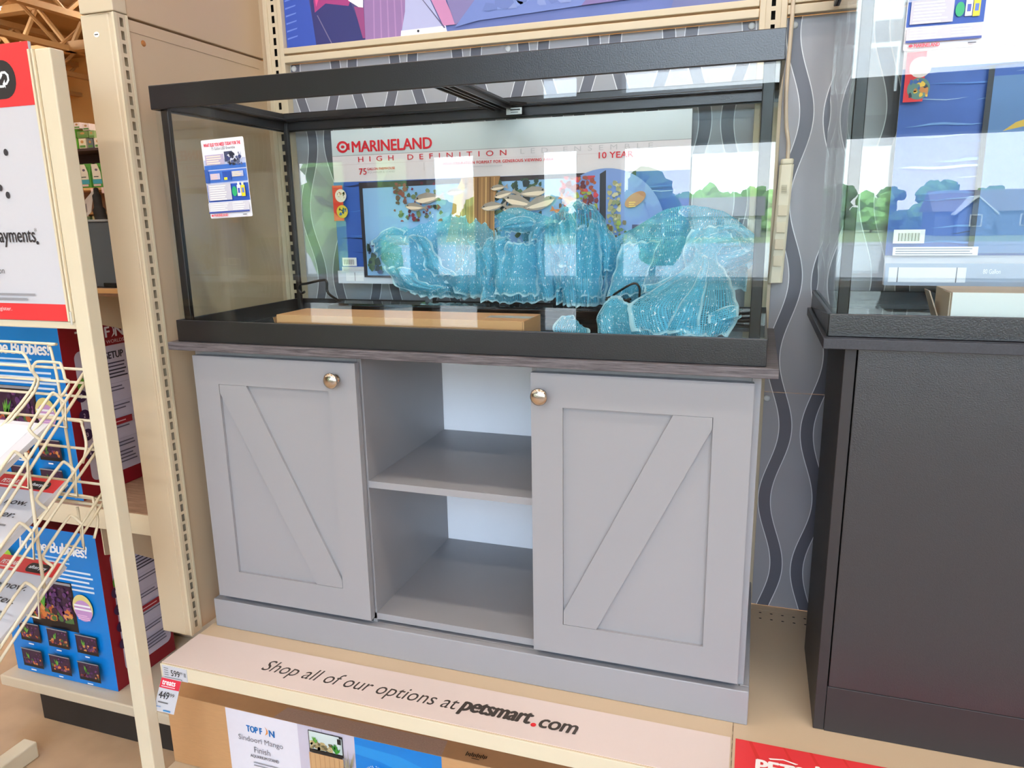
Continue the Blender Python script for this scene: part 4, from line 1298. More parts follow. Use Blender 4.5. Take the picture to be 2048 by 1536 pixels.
C.sheet([[(0.815, 0.345, 0.123), (0.825, 0.325, 0.117), (0.831, 0.322, 0.110), (0.833, 0.335, 0.100)], [(0.812, 0.345, 0.172), (0.820, 0.325, 0.169), (0.824, 0.322, 0.167), (0.824, 0.335, 0.163)], [(0.813, 0.345, 0.212), (0.821, 0.325, 0.209), (0.826, 0.322, 0.205), (0.826, 0.335, 0.200)], [(0.800, 0.345, 0.236), (0.813, 0.325, 0.234), (0.821, 0.322, 0.233), (0.825, 0.335, 0.231)], [(0.793, 0.345, 0.264), (0.802, 0.325, 0.266), (0.807, 0.322, 0.268), (0.808, 0.335, 0.271)]], 7, 8, .0025, 7, 57)  # peak left pleat
C.sheet([[(0.790, 0.365, 0.264), (0.800, 0.345, 0.260), (0.805, 0.345, 0.256), (0.805, 0.365, 0.252)], [(0.793, 0.365, 0.276), (0.803, 0.345, 0.271), (0.808, 0.345, 0.266), (0.808, 0.365, 0.261)], [(0.803, 0.365, 0.285), (0.811, 0.345, 0.279), (0.814, 0.345, 0.274), (0.813, 0.365, 0.268)], [(0.818, 0.365, 0.289), (0.824, 0.345, 0.283), (0.826, 0.345, 0.278), (0.823, 0.365, 0.273)], [(0.830, 0.365, 0.287), (0.836, 0.345, 0.281), (0.838, 0.345, 0.276), (0.835, 0.365, 0.270)]], 7, 8, .0025, 7, 58)  # peak curl
C.sheet([[(0.823, 0.310, 0.079), (0.850, 0.285, 0.082), (0.870, 0.288, 0.081), (0.885, 0.320, 0.078)], [(0.824, 0.310, 0.128), (0.851, 0.285, 0.124), (0.871, 0.288, 0.118), (0.886, 0.320, 0.110)], [(0.828, 0.310, 0.154), (0.854, 0.285, 0.150), (0.872, 0.288, 0.146), (0.885, 0.320, 0.139)], [(0.843, 0.310, 0.191), (0.862, 0.285, 0.187), (0.873, 0.288, 0.182), (0.879, 0.320, 0.176)], [(0.855, 0.310, 0.222), (0.868, 0.285, 0.219), (0.874, 0.288, 0.216), (0.875, 0.320, 0.213)], [(0.858, 0.310, 0.247), (0.868, 0.285, 0.247), (0.872, 0.288, 0.247), (0.870, 0.320, 0.247)]], 7, 8, .0025, 7, 59)  # long pleat
C.sheet([[(0.882, 0.330, 0.132), (0.893, 0.320, 0.135), (0.901, 0.327, 0.137), (0.906, 0.350, 0.137)], [(0.880, 0.330, 0.167), (0.893, 0.320, 0.167), (0.902, 0.327, 0.167), (0.909, 0.350, 0.166)], [(0.876, 0.330, 0.201), (0.891, 0.320, 0.201), (0.903, 0.327, 0.200), (0.911, 0.350, 0.199)], [(0.871, 0.330, 0.230), (0.882, 0.320, 0.230), (0.889, 0.327, 0.230), (0.893, 0.350, 0.229)], [(0.865, 0.330, 0.264), (0.874, 0.320, 0.260), (0.879, 0.327, 0.256), (0.881, 0.350, 0.252)], [(0.850, 0.330, 0.284), (0.857, 0.320, 0.281), (0.861, 0.327, 0.280), (0.860, 0.350, 0.278)]], 7, 8, .0025, 7, 60)  # peak right fall
C.sheet([[(0.902, 0.300, 0.080), (0.931, 0.283, 0.085), (0.956, 0.287, 0.088), (0.978, 0.310, 0.089)], [(0.907, 0.300, 0.112), (0.936, 0.283, 0.117), (0.961, 0.287, 0.121), (0.983, 0.310, 0.123)], [(0.916, 0.300, 0.140), (0.946, 0.283, 0.147), (0.972, 0.287, 0.153), (0.996, 0.310, 0.157)], [(0.924, 0.300, 0.174), (0.954, 0.283, 0.178), (0.980, 0.287, 0.182), (1.004, 0.310, 0.184)], [(0.932, 0.300, 0.198), (0.963, 0.283, 0.200), (0.990, 0.287, 0.202), (1.014, 0.310, 0.204)]], 7, 8, .0025, 7, 61)  # right sheet edge
C.sheet([[(0.983, 0.270, 0.110), (0.986, 0.257, 0.105), (0.988, 0.252, 0.101), (0.988, 0.255, 0.095)], [(1.010, 0.270, 0.116), (1.016, 0.257, 0.111), (1.020, 0.252, 0.106), (1.024, 0.255, 0.101)], [(1.042, 0.270, 0.132), (1.046, 0.257, 0.128), (1.048, 0.252, 0.123), (1.050, 0.255, 0.117)], [(1.069, 0.270, 0.143), (1.071, 0.257, 0.141), (1.073, 0.252, 0.137), (1.073, 0.255, 0.134)], [(1.082, 0.270, 0.151), (1.086, 0.257, 0.151), (1.089, 0.252, 0.151), (1.091, 0.255, 0.150)]], 7, 8, .0025, 7, 62)  # right diagonal fold
C.sheet([[(1.090, 0.290, 0.180), (1.094, 0.260, 0.178), (1.096, 0.253, 0.176), (1.097, 0.270, 0.173)], [(1.092, 0.290, 0.193), (1.099, 0.260, 0.190), (1.103, 0.253, 0.186), (1.107, 0.270, 0.180)], [(1.102, 0.290, 0.206), (1.111, 0.260, 0.201), (1.119, 0.253, 0.195), (1.125, 0.270, 0.188)], [(1.122, 0.290, 0.217), (1.133, 0.260, 0.209), (1.142, 0.253, 0.200), (1.150, 0.270, 0.191)], [(1.148, 0.290, 0.220), (1.159, 0.260, 0.212), (1.169, 0.253, 0.203), (1.178, 0.270, 0.193)]], 7, 8, .0025, 7, 63)  # bow left
C.sheet([[(1.128, 0.275, 0.156), (1.137, 0.258, 0.152), (1.145, 0.267, 0.146), (1.151, 0.300, 0.138)], [(1.125, 0.275, 0.170), (1.140, 0.258, 0.163), (1.154, 0.267, 0.154), (1.167, 0.300, 0.144)], [(1.130, 0.275, 0.175), (1.150, 0.258, 0.170), (1.169, 0.267, 0.163), (1.187, 0.300, 0.155)], [(1.151, 0.275, 0.178), (1.170, 0.258, 0.175), (1.188, 0.267, 0.171), (1.207, 0.300, 0.166)], [(1.176, 0.275, 0.187), (1.189, 0.258, 0.185), (1.202, 0.267, 0.183), (1.215, 0.300, 0.179)]], 7, 8, .0025, 7, 64)  # bow right
C.sheet([[(1.123, 0.290, 0.209), (1.127, 0.277, 0.215), (1.129, 0.283, 0.221), (1.131, 0.310, 0.227)], [(1.130, 0.290, 0.219), (1.137, 0.277, 0.225), (1.142, 0.283, 0.230), (1.147, 0.310, 0.234)], [(1.148, 0.290, 0.222), (1.157, 0.277, 0.225), (1.165, 0.283, 0.229), (1.173, 0.310, 0.232)], [(1.169, 0.290, 0.219), (1.178, 0.277, 0.219), (1.187, 0.283, 0.219), (1.196, 0.310, 0.218)], [(1.180, 0.290, 0.203), (1.190, 0.277, 0.203), (1.200, 0.283, 0.201), (1.210, 0.310, 0.200)]], 7, 8, .0025, 7, 65)  # bow top
C.sheet([[(1.050, 0.050, 0.047), (1.073, 0.039, 0.048), (1.095, 0.039, 0.047), (1.115, 0.050, 0.044)], [(1.064, 0.050, 0.069), (1.083, 0.039, 0.071), (1.100, 0.039, 0.071), (1.117, 0.050, 0.070)], [(1.079, 0.050, 0.098), (1.094, 0.039, 0.099), (1.107, 0.039, 0.100), (1.120, 0.050, 0.099)], [(1.099, 0.050, 0.126), (1.108, 0.039, 0.127), (1.116, 0.039, 0.128), (1.124, 0.050, 0.127)], [(1.113, 0.050, 0.159), (1.119, 0.039, 0.158), (1.123, 0.039, 0.157), (1.127, 0.050, 0.154)], [(1.115, 0.050, 0.184), (1.119, 0.039, 0.184), (1.123, 0.039, 0.184), (1.126, 0.050, 0.184)]], 7, 8, .0025, 7, 66)  # skirt fold a
C.sheet([[(1.125, 0.060, 0.079), (1.129, 0.050, 0.074), (1.132, 0.053, 0.069), (1.134, 0.070, 0.061)], [(1.138, 0.060, 0.086), (1.142, 0.050, 0.079), (1.145, 0.053, 0.070), (1.148, 0.070, 0.059)], [(1.152, 0.060, 0.093), (1.156, 0.050, 0.085), (1.160, 0.053, 0.074), (1.164, 0.070, 0.062)], [(1.167, 0.060, 0.098), (1.171, 0.050, 0.089), (1.174, 0.053, 0.079), (1.177, 0.070, 0.067)], [(1.176, 0.060, 0.099), (1.179, 0.050, 0.092), (1.183, 0.053, 0.083), (1.186, 0.070, 0.073)]], 7, 8, .0025, 7, 67)  # skirt fold b
C.sheet([[(0.402, 0.370, 0.218), (0.423, 0.353, 0.217), (0.436, 0.352, 0.216), (0.442, 0.365, 0.215)], [(0.418, 0.370, 0.192), (0.439, 0.353, 0.192), (0.452, 0.352, 0.192), (0.458, 0.365, 0.192)], [(0.431, 0.370, 0.166), (0.453, 0.353, 0.165), (0.467, 0.352, 0.163), (0.474, 0.365, 0.161)], [(0.436, 0.370, 0.140), (0.461, 0.353, 0.141), (0.479, 0.352, 0.141), (0.490, 0.365, 0.140)], [(0.464, 0.370, 0.119), (0.491, 0.353, 0.121), (0.512, 0.352, 0.122), (0.526, 0.365, 0.122)]], 7, 8, .0025, 7, 68)  # left billow fold
C.sheet([[(0.313, 0.380, 0.139), (0.349, 0.363, 0.140), (0.379, 0.360, 0.140), (0.401, 0.370, 0.140)], [(0.335, 0.380, 0.109), (0.368, 0.363, 0.113), (0.393, 0.360, 0.117), (0.412, 0.370, 0.119)], [(0.358, 0.380, 0.088), (0.388, 0.363, 0.095), (0.412, 0.360, 0.101), (0.429, 0.370, 0.105)], [(0.402, 0.380, 0.080), (0.427, 0.363, 0.088), (0.445, 0.360, 0.093), (0.457, 0.370, 0.098)], [(0.440, 0.380, 0.078), (0.464, 0.363, 0.085), (0.480, 0.360, 0.089), (0.491, 0.370, 0.093)]], 7, 8, .0025, 7, 69)  # left lower fold
C.sheet([[(0.275, 0.400, 0.202), (0.290, 0.380, 0.188), (0.294, 0.378, 0.174), (0.288, 0.395, 0.159)], [(0.295, 0.400, 0.218), (0.309, 0.380, 0.202), (0.312, 0.378, 0.187), (0.307, 0.395, 0.170)], [(0.320, 0.400, 0.234), (0.333, 0.380, 0.216), (0.335, 0.378, 0.199), (0.329, 0.395, 0.180)], [(0.344, 0.400, 0.237), (0.355, 0.380, 0.220), (0.357, 0.378, 0.203), (0.350, 0.395, 0.186)], [(0.367, 0.400, 0.223), (0.379, 0.380, 0.211), (0.381, 0.378, 0.199), (0.374, 0.395, 0.186)]], 7, 8, .0025, 7, 70)  # left dome fold
# back layers that thicken the heap
for k, (a, b, z0, z1) in enumerate(((.34, .62, .075, .20), (.58, .80, .07, .21), (.78, .95, .07, .22), (.92, 1.19, .09, .20))):
    n = 5
    C.sheet([[(a + (b - a) * i / 4, .418 + .008 * (i % 2), z0) for i in range(n)], [(a + (b - a) * i / 4, .41 + .012 * ((i + 1) % 2), (z0 + z1) / 2) for i in range(n)], [(a + (b - a) * i / 4, .42, z1 + .012 * math.sin(i * 2 + k)) for i in range(n)]], 8, 8, .006, 9, 30 + k)
tag(C.build('deco_mesh_roll', (.75, .25, .0205)), 'turquoise glittering mesh fabric heaped inside the farmhouse aquarium', 'fabric')

# ================================================================== right cabinet and its aquarium contents
t = thing('black_cabinet', 'plain black aquarium cabinet at the right edge', 'cabinet', (1.95, .2, -.7029))
m = MB(); m.box(1.3195, 2.56, .0155, .455, .0325, .0498, BLACKTOP); m.build('countertop', t, .001)
boxpart('side_panel', t, (1.356, 1.3745, .040, .318, -.7027, .0323), BLACKEDGE, .001)
boxpart('side_panel', t, (2.51, 2.529, .040, .318, -.7027, .0323), BLACKEDGE, .001)
boxpart('front_panel', t, (1.3765, 2.509, .0385, .0565, -.6075, .0323), BLACKBOARD, .001)
boxpart('plinth', t, (1.3750, 2.5095, .0385, .0565, -.7027, -.6083), BLACKEDGE, .001)
boxpart('back_panel', t, (1.3750, 2.5095, .300, .317, -.7027, .0323), BLACKEDGE)

t = thing('aquarium_poster', 'printed aquarium poster inside the tall aquarium at right', 'poster', (1.95, .42, .0685))
qx0 = 1.459
boxpart('board', t, (qx0, 2.35, .4150, .4180, .105, .66), WHITEPAPER)
for lx in (1.6, 2.2):
    boxpart('easel_leg', t, (lx, lx + .02, .4150, .4180, .0705, .1047), MATS['grey_easel'])
P = Print((0, .4150, 0), lift=.0004)
P.rect(qx0, .60, 2.35, .66, SILV); P.rect(qx0, .525, 2.35, .60, ink((224, 219, 224)))
P.text('HIGH DEFINITION', 1.61, .578, .42, .014, ink((206, 150, 156)), space=2.1)
P.text('GALLON DE', 1.61, .552, .12, .012, ink((206, 150, 156)))
waves(P, qx0, .165, 2.35, .525, 90)
P.rect(1.605, .17, 1.615, .52, ink((30, 34, 44))); P.rect(1.615, .17, 2.3, .50, ink((84, 124, 176)))
P.poly([(1.64, .40), (1.70, .412), (1.80, .405), (1.80, .425), (1.72, .435), (1.66, .415)], ink((212, 176, 60)))
P.blobs(1.70, .36, 1.9, .47, [(206, 170, 70), (150, 120, 60), (90, 110, 140)], 40, .006, .02)
P.rect(1.4625, .462, 1.497, .553, ink((216, 30, 40)))
P.ellipse(1.488, .525, .019, .019, ink((222, 214, 210)), 20)
P.ellipse(1.488, .486, .020, .020, ink((90, 130, 120)), 20)
P.blobs(1.472, .47, 1.505, .503, [(40, 90, 160), (230, 190, 60), (200, 130, 60), (30, 40, 60)], 16, .003, .007)
P.rect(1.469, .190, 1.526, .2175, ink((240, 240, 240)))
for k in range(20):
    P.rect(1.478 + k * .002, .1945, 1.478 + k * .002 + .0004 + .0008 * (k % 3 == 0), .2105, ink((30, 30, 34)))
P.rect(1.470, .166, 1.622, .183, ink((238, 240, 244))); P.lines(1.475, .178, .14, 3, .0048, .002, ink((110, 114, 126)), .05)
P.rect(qx0, .105, 2.35, .150, ink((150, 166, 188)))
P.rect(1.466, .112, 1.606, .142, ink((222, 228, 236))); P.rect(1.482, .112, 1.484, .142, ink((60, 70, 84))); P.rect(1.588, .112, 1.59, .142, ink((60, 70, 84)))
P.text('80 Gallon', 1.635, .130, .03, .009, ink((240, 244, 248)))
P.build('print', t)

t = thing('small_carton', 'white-fronted cardboard carton lying in the tall aquarium', 'carton', (1.8, .15, .070))
PALEK = mat('pale_greyish_kraft', (206, 190, 170), .7, var=.06, scale=30)
m = MB(); m.box(1.515, 2.1, .085, .20, .0700, .1225, PALEK); m.build('body', t, .0008)
m = MB(); m.box(1.516, 2.1, .0836, .0849, .0705, .1220, CARTONWHITE); m.build('white_front', t)
m = MB()
m.prism([(1.5148, .088, .071), (1.5148, .14, .071), (1.5148, .14, .121), (1.5148, .088, .121)], (-.002, 0, 0), PALEK)
m.prism([(1.5125, .145, .071), (1.5125, .198, .071), (1.496, .19, .118), (1.496, .150, .118)], (-.002, 0, 0), PALEK)
m.build('end_flap', t)

# power strip on the wall between the tanks
t = thing('power_strip', 'ivory power strip with cord hanging between the two aquariums', 'power strip', (1.255, .455, .1))
pts_top = Vector((1.2575, .457, .356)); pts_bot = Vector((1.2490, .457, .103))
dx = Vector((1, 0, .03)).normalized()
m = MB()
prof = [(-.0145, 0), (.0145, 0), (.0145, -.012), (.010, -.016), (-.010, -.016), (-.0145, -.012)]
m.prism([pts_bot + dx * a + Vector((0, b + .006, 0)) for a, b in prof], tuple(pts_top - pts_bot), ABS); m.build('body', t, .001)
m = MB(); m.prism([pts_top + dx * a * .9 + Vector((0, b + .005, 0)) for a, b in prof], (.0006, 0, .012), ABS); m.build('end_cap', t, .003)
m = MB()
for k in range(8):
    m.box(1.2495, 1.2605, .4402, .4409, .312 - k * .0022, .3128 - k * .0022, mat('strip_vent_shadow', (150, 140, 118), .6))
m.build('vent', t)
for k in range(4):
    zz = .26 - k * .036; xx = 1.2545 - k * .0012
    s_ = boxpart('socket', t, (xx - .009, xx + .009, .4400, .4409, zz - .011, zz + .011), CREAM, .001)
m = MB(); m.tube(catmull([(1.2585, .455, .366), (1.2580, .455, .40), (1.2515, .456, .44), (1.2475, .457, .50), (1.2480, .458, .56), (1.2500, .458, .66), (1.2500, .458, .9)], 6), .0042, CORD, 10); m.build('cord', t, smooth=True)

# ================================================================== boxes under the main shelf
t = thing('flat_pack_carton', 'large brown flat-pack aquarium stand carton on the base deck under the shelf', 'carton', (.5, .15, -1.0998))
m = MB(); m.box(-.152, 1.10, -.0215, .42, -1.0997, -.9002, KRAFT); m.build('body', t, .0015)
P = Print((0, -.0215, 0), lift=.0006)
P.rect(.030, -1.098, .606, -.9005, ink((232, 228, 236)))
P.rect(.2355, -1.098, .388, -.9005, ink((206, 198, 212)))
P.rect(.30, -1.098, .303, -.9005, ink((190, 182, 196))); P.rect(.275, -1.098, .276, -.9005, ink((224, 218, 228)))
P.rect(.388, -1.098, .606, -.9005, BOXBLUE)
P.poly([(.388, -.945), (.45, -.951), (.53, -.972), (.606, -1.0), (.606, -.955), (.5, -.925), (.388, -.92)], ink((28, 146, 224)))
TB = ink((0, 108, 182))
P.text('TOP F', .0885, -.9545, .044, .0175, TB, bold=.025)
P.text('N', .1535, -.9545, .0145, .0175, TB, bold=.025)
P.poly([(.141, -.9545), (.146, -.945), (.146, -.9375), (.142, -.930), (.1455, -.9335), (.1500, -.9405), (.1495, -.948)], ink((226, 140, 60)))
GT = ink((122, 120, 128))
P.text('Sindoori Mango', .062, -.986, .128, .019, GT)
P.text('Finish', .105, -1.010, .046, .0165, GT)
P.text('AQUARIUM STAND', .0925, -1.026, .082, .0095, ink((96, 96, 104)), bold=.01)
P.lines(.10, -1.040, .07, 2, .008, .003, ink((150, 150, 158)))
# pictured tank on a stand
P.rect(.2655, -.965, .3575, -.9085, ink((30, 30, 34))); P.rect(.2675, -.957, .3485, -.9105, ink((214, 226, 222))); P.rect(.3485, -.957, .3555, -.914, ink((200, 214, 210)))
P.blobs(.269, -.957, .33, -.934, [(206, 190, 140), (160, 140, 96), (190, 170, 120), (110, 100, 70)], 40, .003, .007)
P.leaves(.285, -.94, .022, 8, .002, [(80, 160, 60), (110, 180, 70)]); P.leaves(.340, -.957, .030, 9, .003, [(40, 120, 40), (60, 150, 50)])
P.rect(.2675, -.965, .3555, -.957, ink((26, 26, 28)))
P.rect(.345, -.928, .3545, -.914, ink((24, 24, 26)))
P.rect(.2655, -1.098, .3575, -.966, ink((206, 164, 116)))
for k in range(7):
    P.rect(.268 + k * .013, -1.098, .2695 + k * .013, -.967, ink((184, 138, 92)))
P.leaves(.37, -1.02, .09, 12, .0015, [(170, 160, 130), (150, 142, 116)], .25)
# seal and claim
P.ellipse(.4465, -1.0, .030, .032, ink((240, 244, 250)), 36); P.ellipse(.4465, -1.0, .0265, .0285, ink((0, 108, 182)), 36); P.ellipse(.4465, -1.002, .0205, .022, ink((244, 246, 250)), 30)
for k, ch in enumerate('SUPPORTS TANKS UP TO'):
    if ch == ' ': continue
    an = math.radians(160 - k * 7.4)
    P.text(ch, .4465 + .033 * math.cos(an), -1.0 + .036 * math.sin(an), .0035, .006, ink((246, 248, 252)), rot=an - PI / 2)
P.text('75', .436, -1.008, .021, .017, ink((40, 60, 120)), bold=.02)
P.text('Water-Resistant', .502, -.981, .082, .012, ink((240, 246, 252)), bold=.01)
P.build('front_label', t)
P = Print((0, 0, -.9002), (1, 0, 0), (0, 1, 0))
P.poly([(.04, .040), (.255, .033), (.255, .052), (.04, .06)], BOXBLUE)
P.poly([(.168, -.0213), (.606, -.0213), (.600, .0275), (.18, .0215)], KRAFT2)
for k in range(12):
    a = .655 + k * .0042
    P.rect(a, -.004 + .002 * (k % 2), a + .0026, .006 + .003 * (k % 3 == 0), ink((52, 34, 20)))
P.rect(.672, -.010, .69, -.008, ink((72, 48, 30)))
P.build('top_label', t)

# ================================================================== left bay: shelves, boxes
sA = shelf(-1.15, -.157, .130, .46, .1005, .012, 'brown-topped shelf under the slate grey bin behind the sign stand', SHELFWOOD)
for ch in sA.children:
    if ch.name.startswith('front_lip'):
        ch.data.materials.clear(); ch.data.materials.append(TANTRIM)
sB = shelf(-1.15, -.157, .130, .46, -.498, .058, 'brown-topped middle shelf at left with beige front lip', SHELFWOOD)
for s, zt, tri in ((sA, .088, [(.16, .0805), (.455, .0805), (.455, -.075), (.24, -.008), (.16, .012)]), (sB, -.52, [(.16, -.5185), (.455, -.5185), (.455, -.84), (.25, -.69), (.16, -.655)])):
    m = MB(); m.prism([(-.50, y, z) for y, z in tri], (.003, 0, 0), BEIGE); m.build('bracket', s)
boxthing('back_panel', 'plain beige back panel behind the left shelves', 'back panel', (-1.15, -.157, .4635, .475, FL, .098), BEIGE2, .001)

PIC = [(206, 120, 60), (176, 84, 50), (120, 60, 110), (90, 50, 100), (214, 150, 90), (70, 110, 60), (60, 30, 50)]
def tankpic(P, a0, b0, a1, b1, big=False):
    P.rect(a0, b0, a1, b1, ink((24, 20, 24)))
    w, h = a1 - a0, b1 - b0
    P.rect(a0 + w * .04, b0 + h * .16, a1 - w * .04, b1 - h * .08, ink((58, 32, 60)))
    n = 90 if big else 26
    P.blobs(a0 + w * .06, b0 + h * .16, a1 - w * .06, b0 + h * .5, PIC, n, w * .03, w * .08)
    P.blobs(a0 + w * .4, b0 + h * .45, a1 - w * .06, b1 - h * .12, [(90, 50, 110), (120, 66, 120), (70, 40, 80)], n // 3, w * .02, w * .05)
    P.leaves(a0 + w * .35, b0 + h * .42, h * .42, 8, w * .02, [(110, 180, 70), (80, 150, 60)])
    P.rect(a0, b1 - h * .05, a1, b1, ink((150, 152, 160)))

def bubble_box(name, label, x0, x1, y0, y1, z0, z1, lower):
    t = thing(name, label, 'box', ((x0 + x1) / 2, (y0 + y1) / 2, z0))
    m = MB()
    V = [(x0, y0, z0), (x1, y0, z0), (x1, y1, z0), (x0, y1, z0), (x0, y0, z1), (x1, y0, z1), (x1, y1, z1), (x0, y1, z1)]
    m.mesh(V, [(0, 1, 5, 4)], BOXBLUE)
    m.mesh(V, [(1, 2, 6, 5), (0, 4, 7, 3), (2, 3, 7, 6), (4, 5, 6, 7), (0, 3, 2, 1)], BOXRED)
    m.build('body', t, .0015)
    WH = ink((244, 246, 250))
    P = Print((0, y0, 0), lift=.0006)
    dz = z1
    P.text('In The Bubbles!', x1 - .30, dz - .075, .262, .036, WH, bold=.02, shear=.18, space=.9)
    P.lines(x1 - .25, dz - .092, .17, 2, .013, .005, ink((190, 220, 246)))
    P.lines(x1 - .27, dz - .128, .24, 5, .0145, .006, ink((220, 236, 250)), .08)
    tankpic(P, x1 - .30, dz - .325, x1 - .118, dz - .165, True)
    P.ellipse(x1 - .082, dz - .235, .038, .042, ink((226, 214, 140)), 26); P.ellipse(x1 - .082, dz - .245, .034, .034, ink((196, 150, 206)), 26)
    P.lines(x1 - .115, dz - .232, .066, 2, .012, .006, WH, .1)
    P.lines(x1 - .105, dz - .262, .046, 3, .006, .003, ink((232, 190, 226)))
    for r in range(2):
        for c in range(3):
            a = x1 - .355 + c * .115; b = z0 + (.115 if r == 0 else .03)
            tankpic(P, a, b, a + .082, b + .062)
            P.lines(a + .03, b - .010, .022, 1, .004, .004, WH)
    P.ellipse(x1 - .345, dz - .10, .03, .03, ink((150, 200, 60)), 20)
    P.build('front_print', t)
    S = Print((x1, 0, 0), (0, 1, 0), (0, 0, 1), lift=.0006)
    LG = ink((196, 192, 212))
    S.rrect(y0 + .036, z0 + .045, y1 - .012, dz - .072, .02, LG)
    S.text('TOP F', y0 + .050, dz - .048, .112, .030, ink((232, 226, 234)), bold=.02)
    S.text('N', y0 + .181, dz - .048, .028, .030, ink((232, 226, 234)), bold=.02)
    S.poly([(y0 + .166, dz - .05), (y0 + .174, dz - .038), (y0 + .174, dz - .026), (y0 + .167, dz - .012), (y0 + .173, dz - .018), (y0 + .179, dz - .03), (y0 + .178, dz - .042)], ink((232, 226, 234)))
    S.text('WATER WORLDS', y0 + .09, dz - .066, .118, .010, ink((214, 190, 204)))
    S.text('SIMPLE SETUP', y0 + .06, dz - .110, .138, .020, ink((38, 34, 52)), bold=.02)
    TX = ink((92, 88, 110))
    S.lines(y0 + .07, dz - .125, .13, 2, .010, .0038, ink((60, 56, 80)), .06)
    S.lines(y0 + .07, dz - .146, .135, 3, .010, .0042, ink((44, 40, 60)), .1)
    for k in range(4):
        b = dz - .195 - k * .055
        S.rect(y0 + .06, b + .012, y1 - .022, b + .0128, ink((150, 146, 168)))
        S.lines(y0 + .075, b, .125, 2, .010, .0035, TX, .2)
        S.ellipse(y0 + .040, b, .017, .017, ink((52, 26, 72)), 20); S.text(str(k + 1), y0 + .037, b - .006, .006, .012, ink((226, 214, 236)))
    S.ellipse(y0 + .042, dz - .16, .010, .018, ink((90, 160, 50)), 18, rot=-.3)
    S.rect(y0 + .09, dz - .305, y1 - .04, dz - .285, ink((156, 20, 40))); S.lines(y0 + .10, dz - .297, .08, 1, .004, .003, ink((230, 190, 200)))
    S.lines(y0 + .075, z0 + .10, .135, 4, .0105, .0038, TX, .2)
    S.build('side_print', t)
    return t
bubble_box('boxed_aquarium', 'blue and red boxed aquarium kit on the middle left shelf', -.95, -.543, .158, .395, -.4978, -.010, False)
bubble_box('boxed_aquarium', 'blue and red boxed aquarium kit on the low deck at bottom left', -.93, -.526, .160, .390, -1.0998, -.600, True)

t = thing('grey_bin', 'slate grey glossy bin on the shelf between the sign stand and the post', 'bin', (-.55, .2, .1007))
m = MB(); m.box(-.80, -.20, .145, .40, .1009, .262, GREYBOX); m.build('body', t, .004)
boxpart('rim', t, (-.803, -.197, .142, .403, .2622, .2680), mat('pale_grey_rim', (150, 158, 164), .4), .002)
boxpart('label_holder', t, (-.345, -.25, .1425, .1447, .103, .113), GLOSSBLACK)

# ================================================================== far shelving seen through the gap
t = thing('far_gondola', 'tan shelving unit with packed goods seen far off in the gap', 'shelving', (-7, 6.3, FL))
boxpart('back_board', t, (-8.2, -5.6, 6.42, 6.45, FL, 1.2), mat('slat_back', (150, 118, 96), .7, var=.12, scale=6, stretch=(.2, 1, 22)))
for z, dk_ in ((1.19, True), (.72, False), (.43, False), (.27, False)):
    m = MB(); m.box(-8.2, -5.6, 6.0, 6.419, z - .03, z, mat('dark_far_shelf', (70, 52, 50), .6) if dk_ else TANTRIM); m.build('shelf', t)
boxpart('dark_band', t, (-8.2, -5.6, 6.40, 6.419, 1.0, 1.158), mat('dark_back_band', (56, 40, 42), .7))
boxpart('side_post', t, (-8.26, -8.202, 6.0, 6.45, FL, 1.25), CREAM)

BAGW = mat('bag_pale_print', (226, 220, 202), .5)
BAGG = mat('bag_green_print', (96, 168, 70), .5)
BAGT = mat('bag_teal_print', (64, 160, 176), .5)
BAGD = mat('bag_logo_print', (110, 96, 120), .5)
def bag(x, y, z, w, h, label):
    t = thing('litter_bag', label, 'bag', (x, y, z), 'green and white bags on the far shelf')
    m = MB(); d = .12
    rows = []
    for k, (f, sx, sy) in enumerate(((0, .98, 1), (.12, 1.0, 1.1), (.55, 1.0, 1.0), (.85, .96, .6), (.97, .92, .14), (1, .92, .1))):
        rows.append([(x + w / 2 * sx * a, y + d / 2 * sy * b, z + h * f) for a, b in ((-1, -1), (1, -1), (1, 1), (-1, 1))])
    V = [q for r in rows for q in r]; F = []
    for i in range(len(rows) - 1):
        for j in range(4): F.append((i * 4 + j, i * 4 + (j + 1) % 4, i * 4 + 4 + (j + 1) % 4, i * 4 + 4 + j))
    F.append((3, 2, 1, 0)); F.append((20, 21, 22, 23))
    m.mesh(V, F, BAGG); m.build('body', t, .004)
    P = Print((0, y - d / 2 * 1.12, 0), lift=.002, step=.001)
    P.poly([(x - w * .44, z + h * .95), (x + w * .14, z + h * .95), (x + w * .38, z + h * .62), (x + w * .40, z + h * .34), (x - w * .42, z + h * .34)], BAGW)
    P.ellipse(x, z + h * .72, w * .14, h * .05, BAGD, 14); P.lines(x - w * .3, z + h * .42, w * .6, 1, .01, h * .04, ink((70, 80, 60)))
    P.rect(x - w * .44, z + h * .16, x + w * .44, z + h * .33, BAGT); P.rect(x - w * .40, z + h * .06, x + w * .3, z + h * .14, ink((222, 190, 186)))
    P.build('front_print', t)
    return t
for k, x in enumerate((-6.97, -6.80, -6.60, -6.42)):
    bag(x, 6.08, .7205, .165, .295, ['leftmost green and white bag on the far middle shelf', 'second green and white bag from left on the far middle shelf', 'third green and white bag from left on the far middle shelf', 'rightmost green and white bag on the far middle shelf, half hidden by the post'][k])
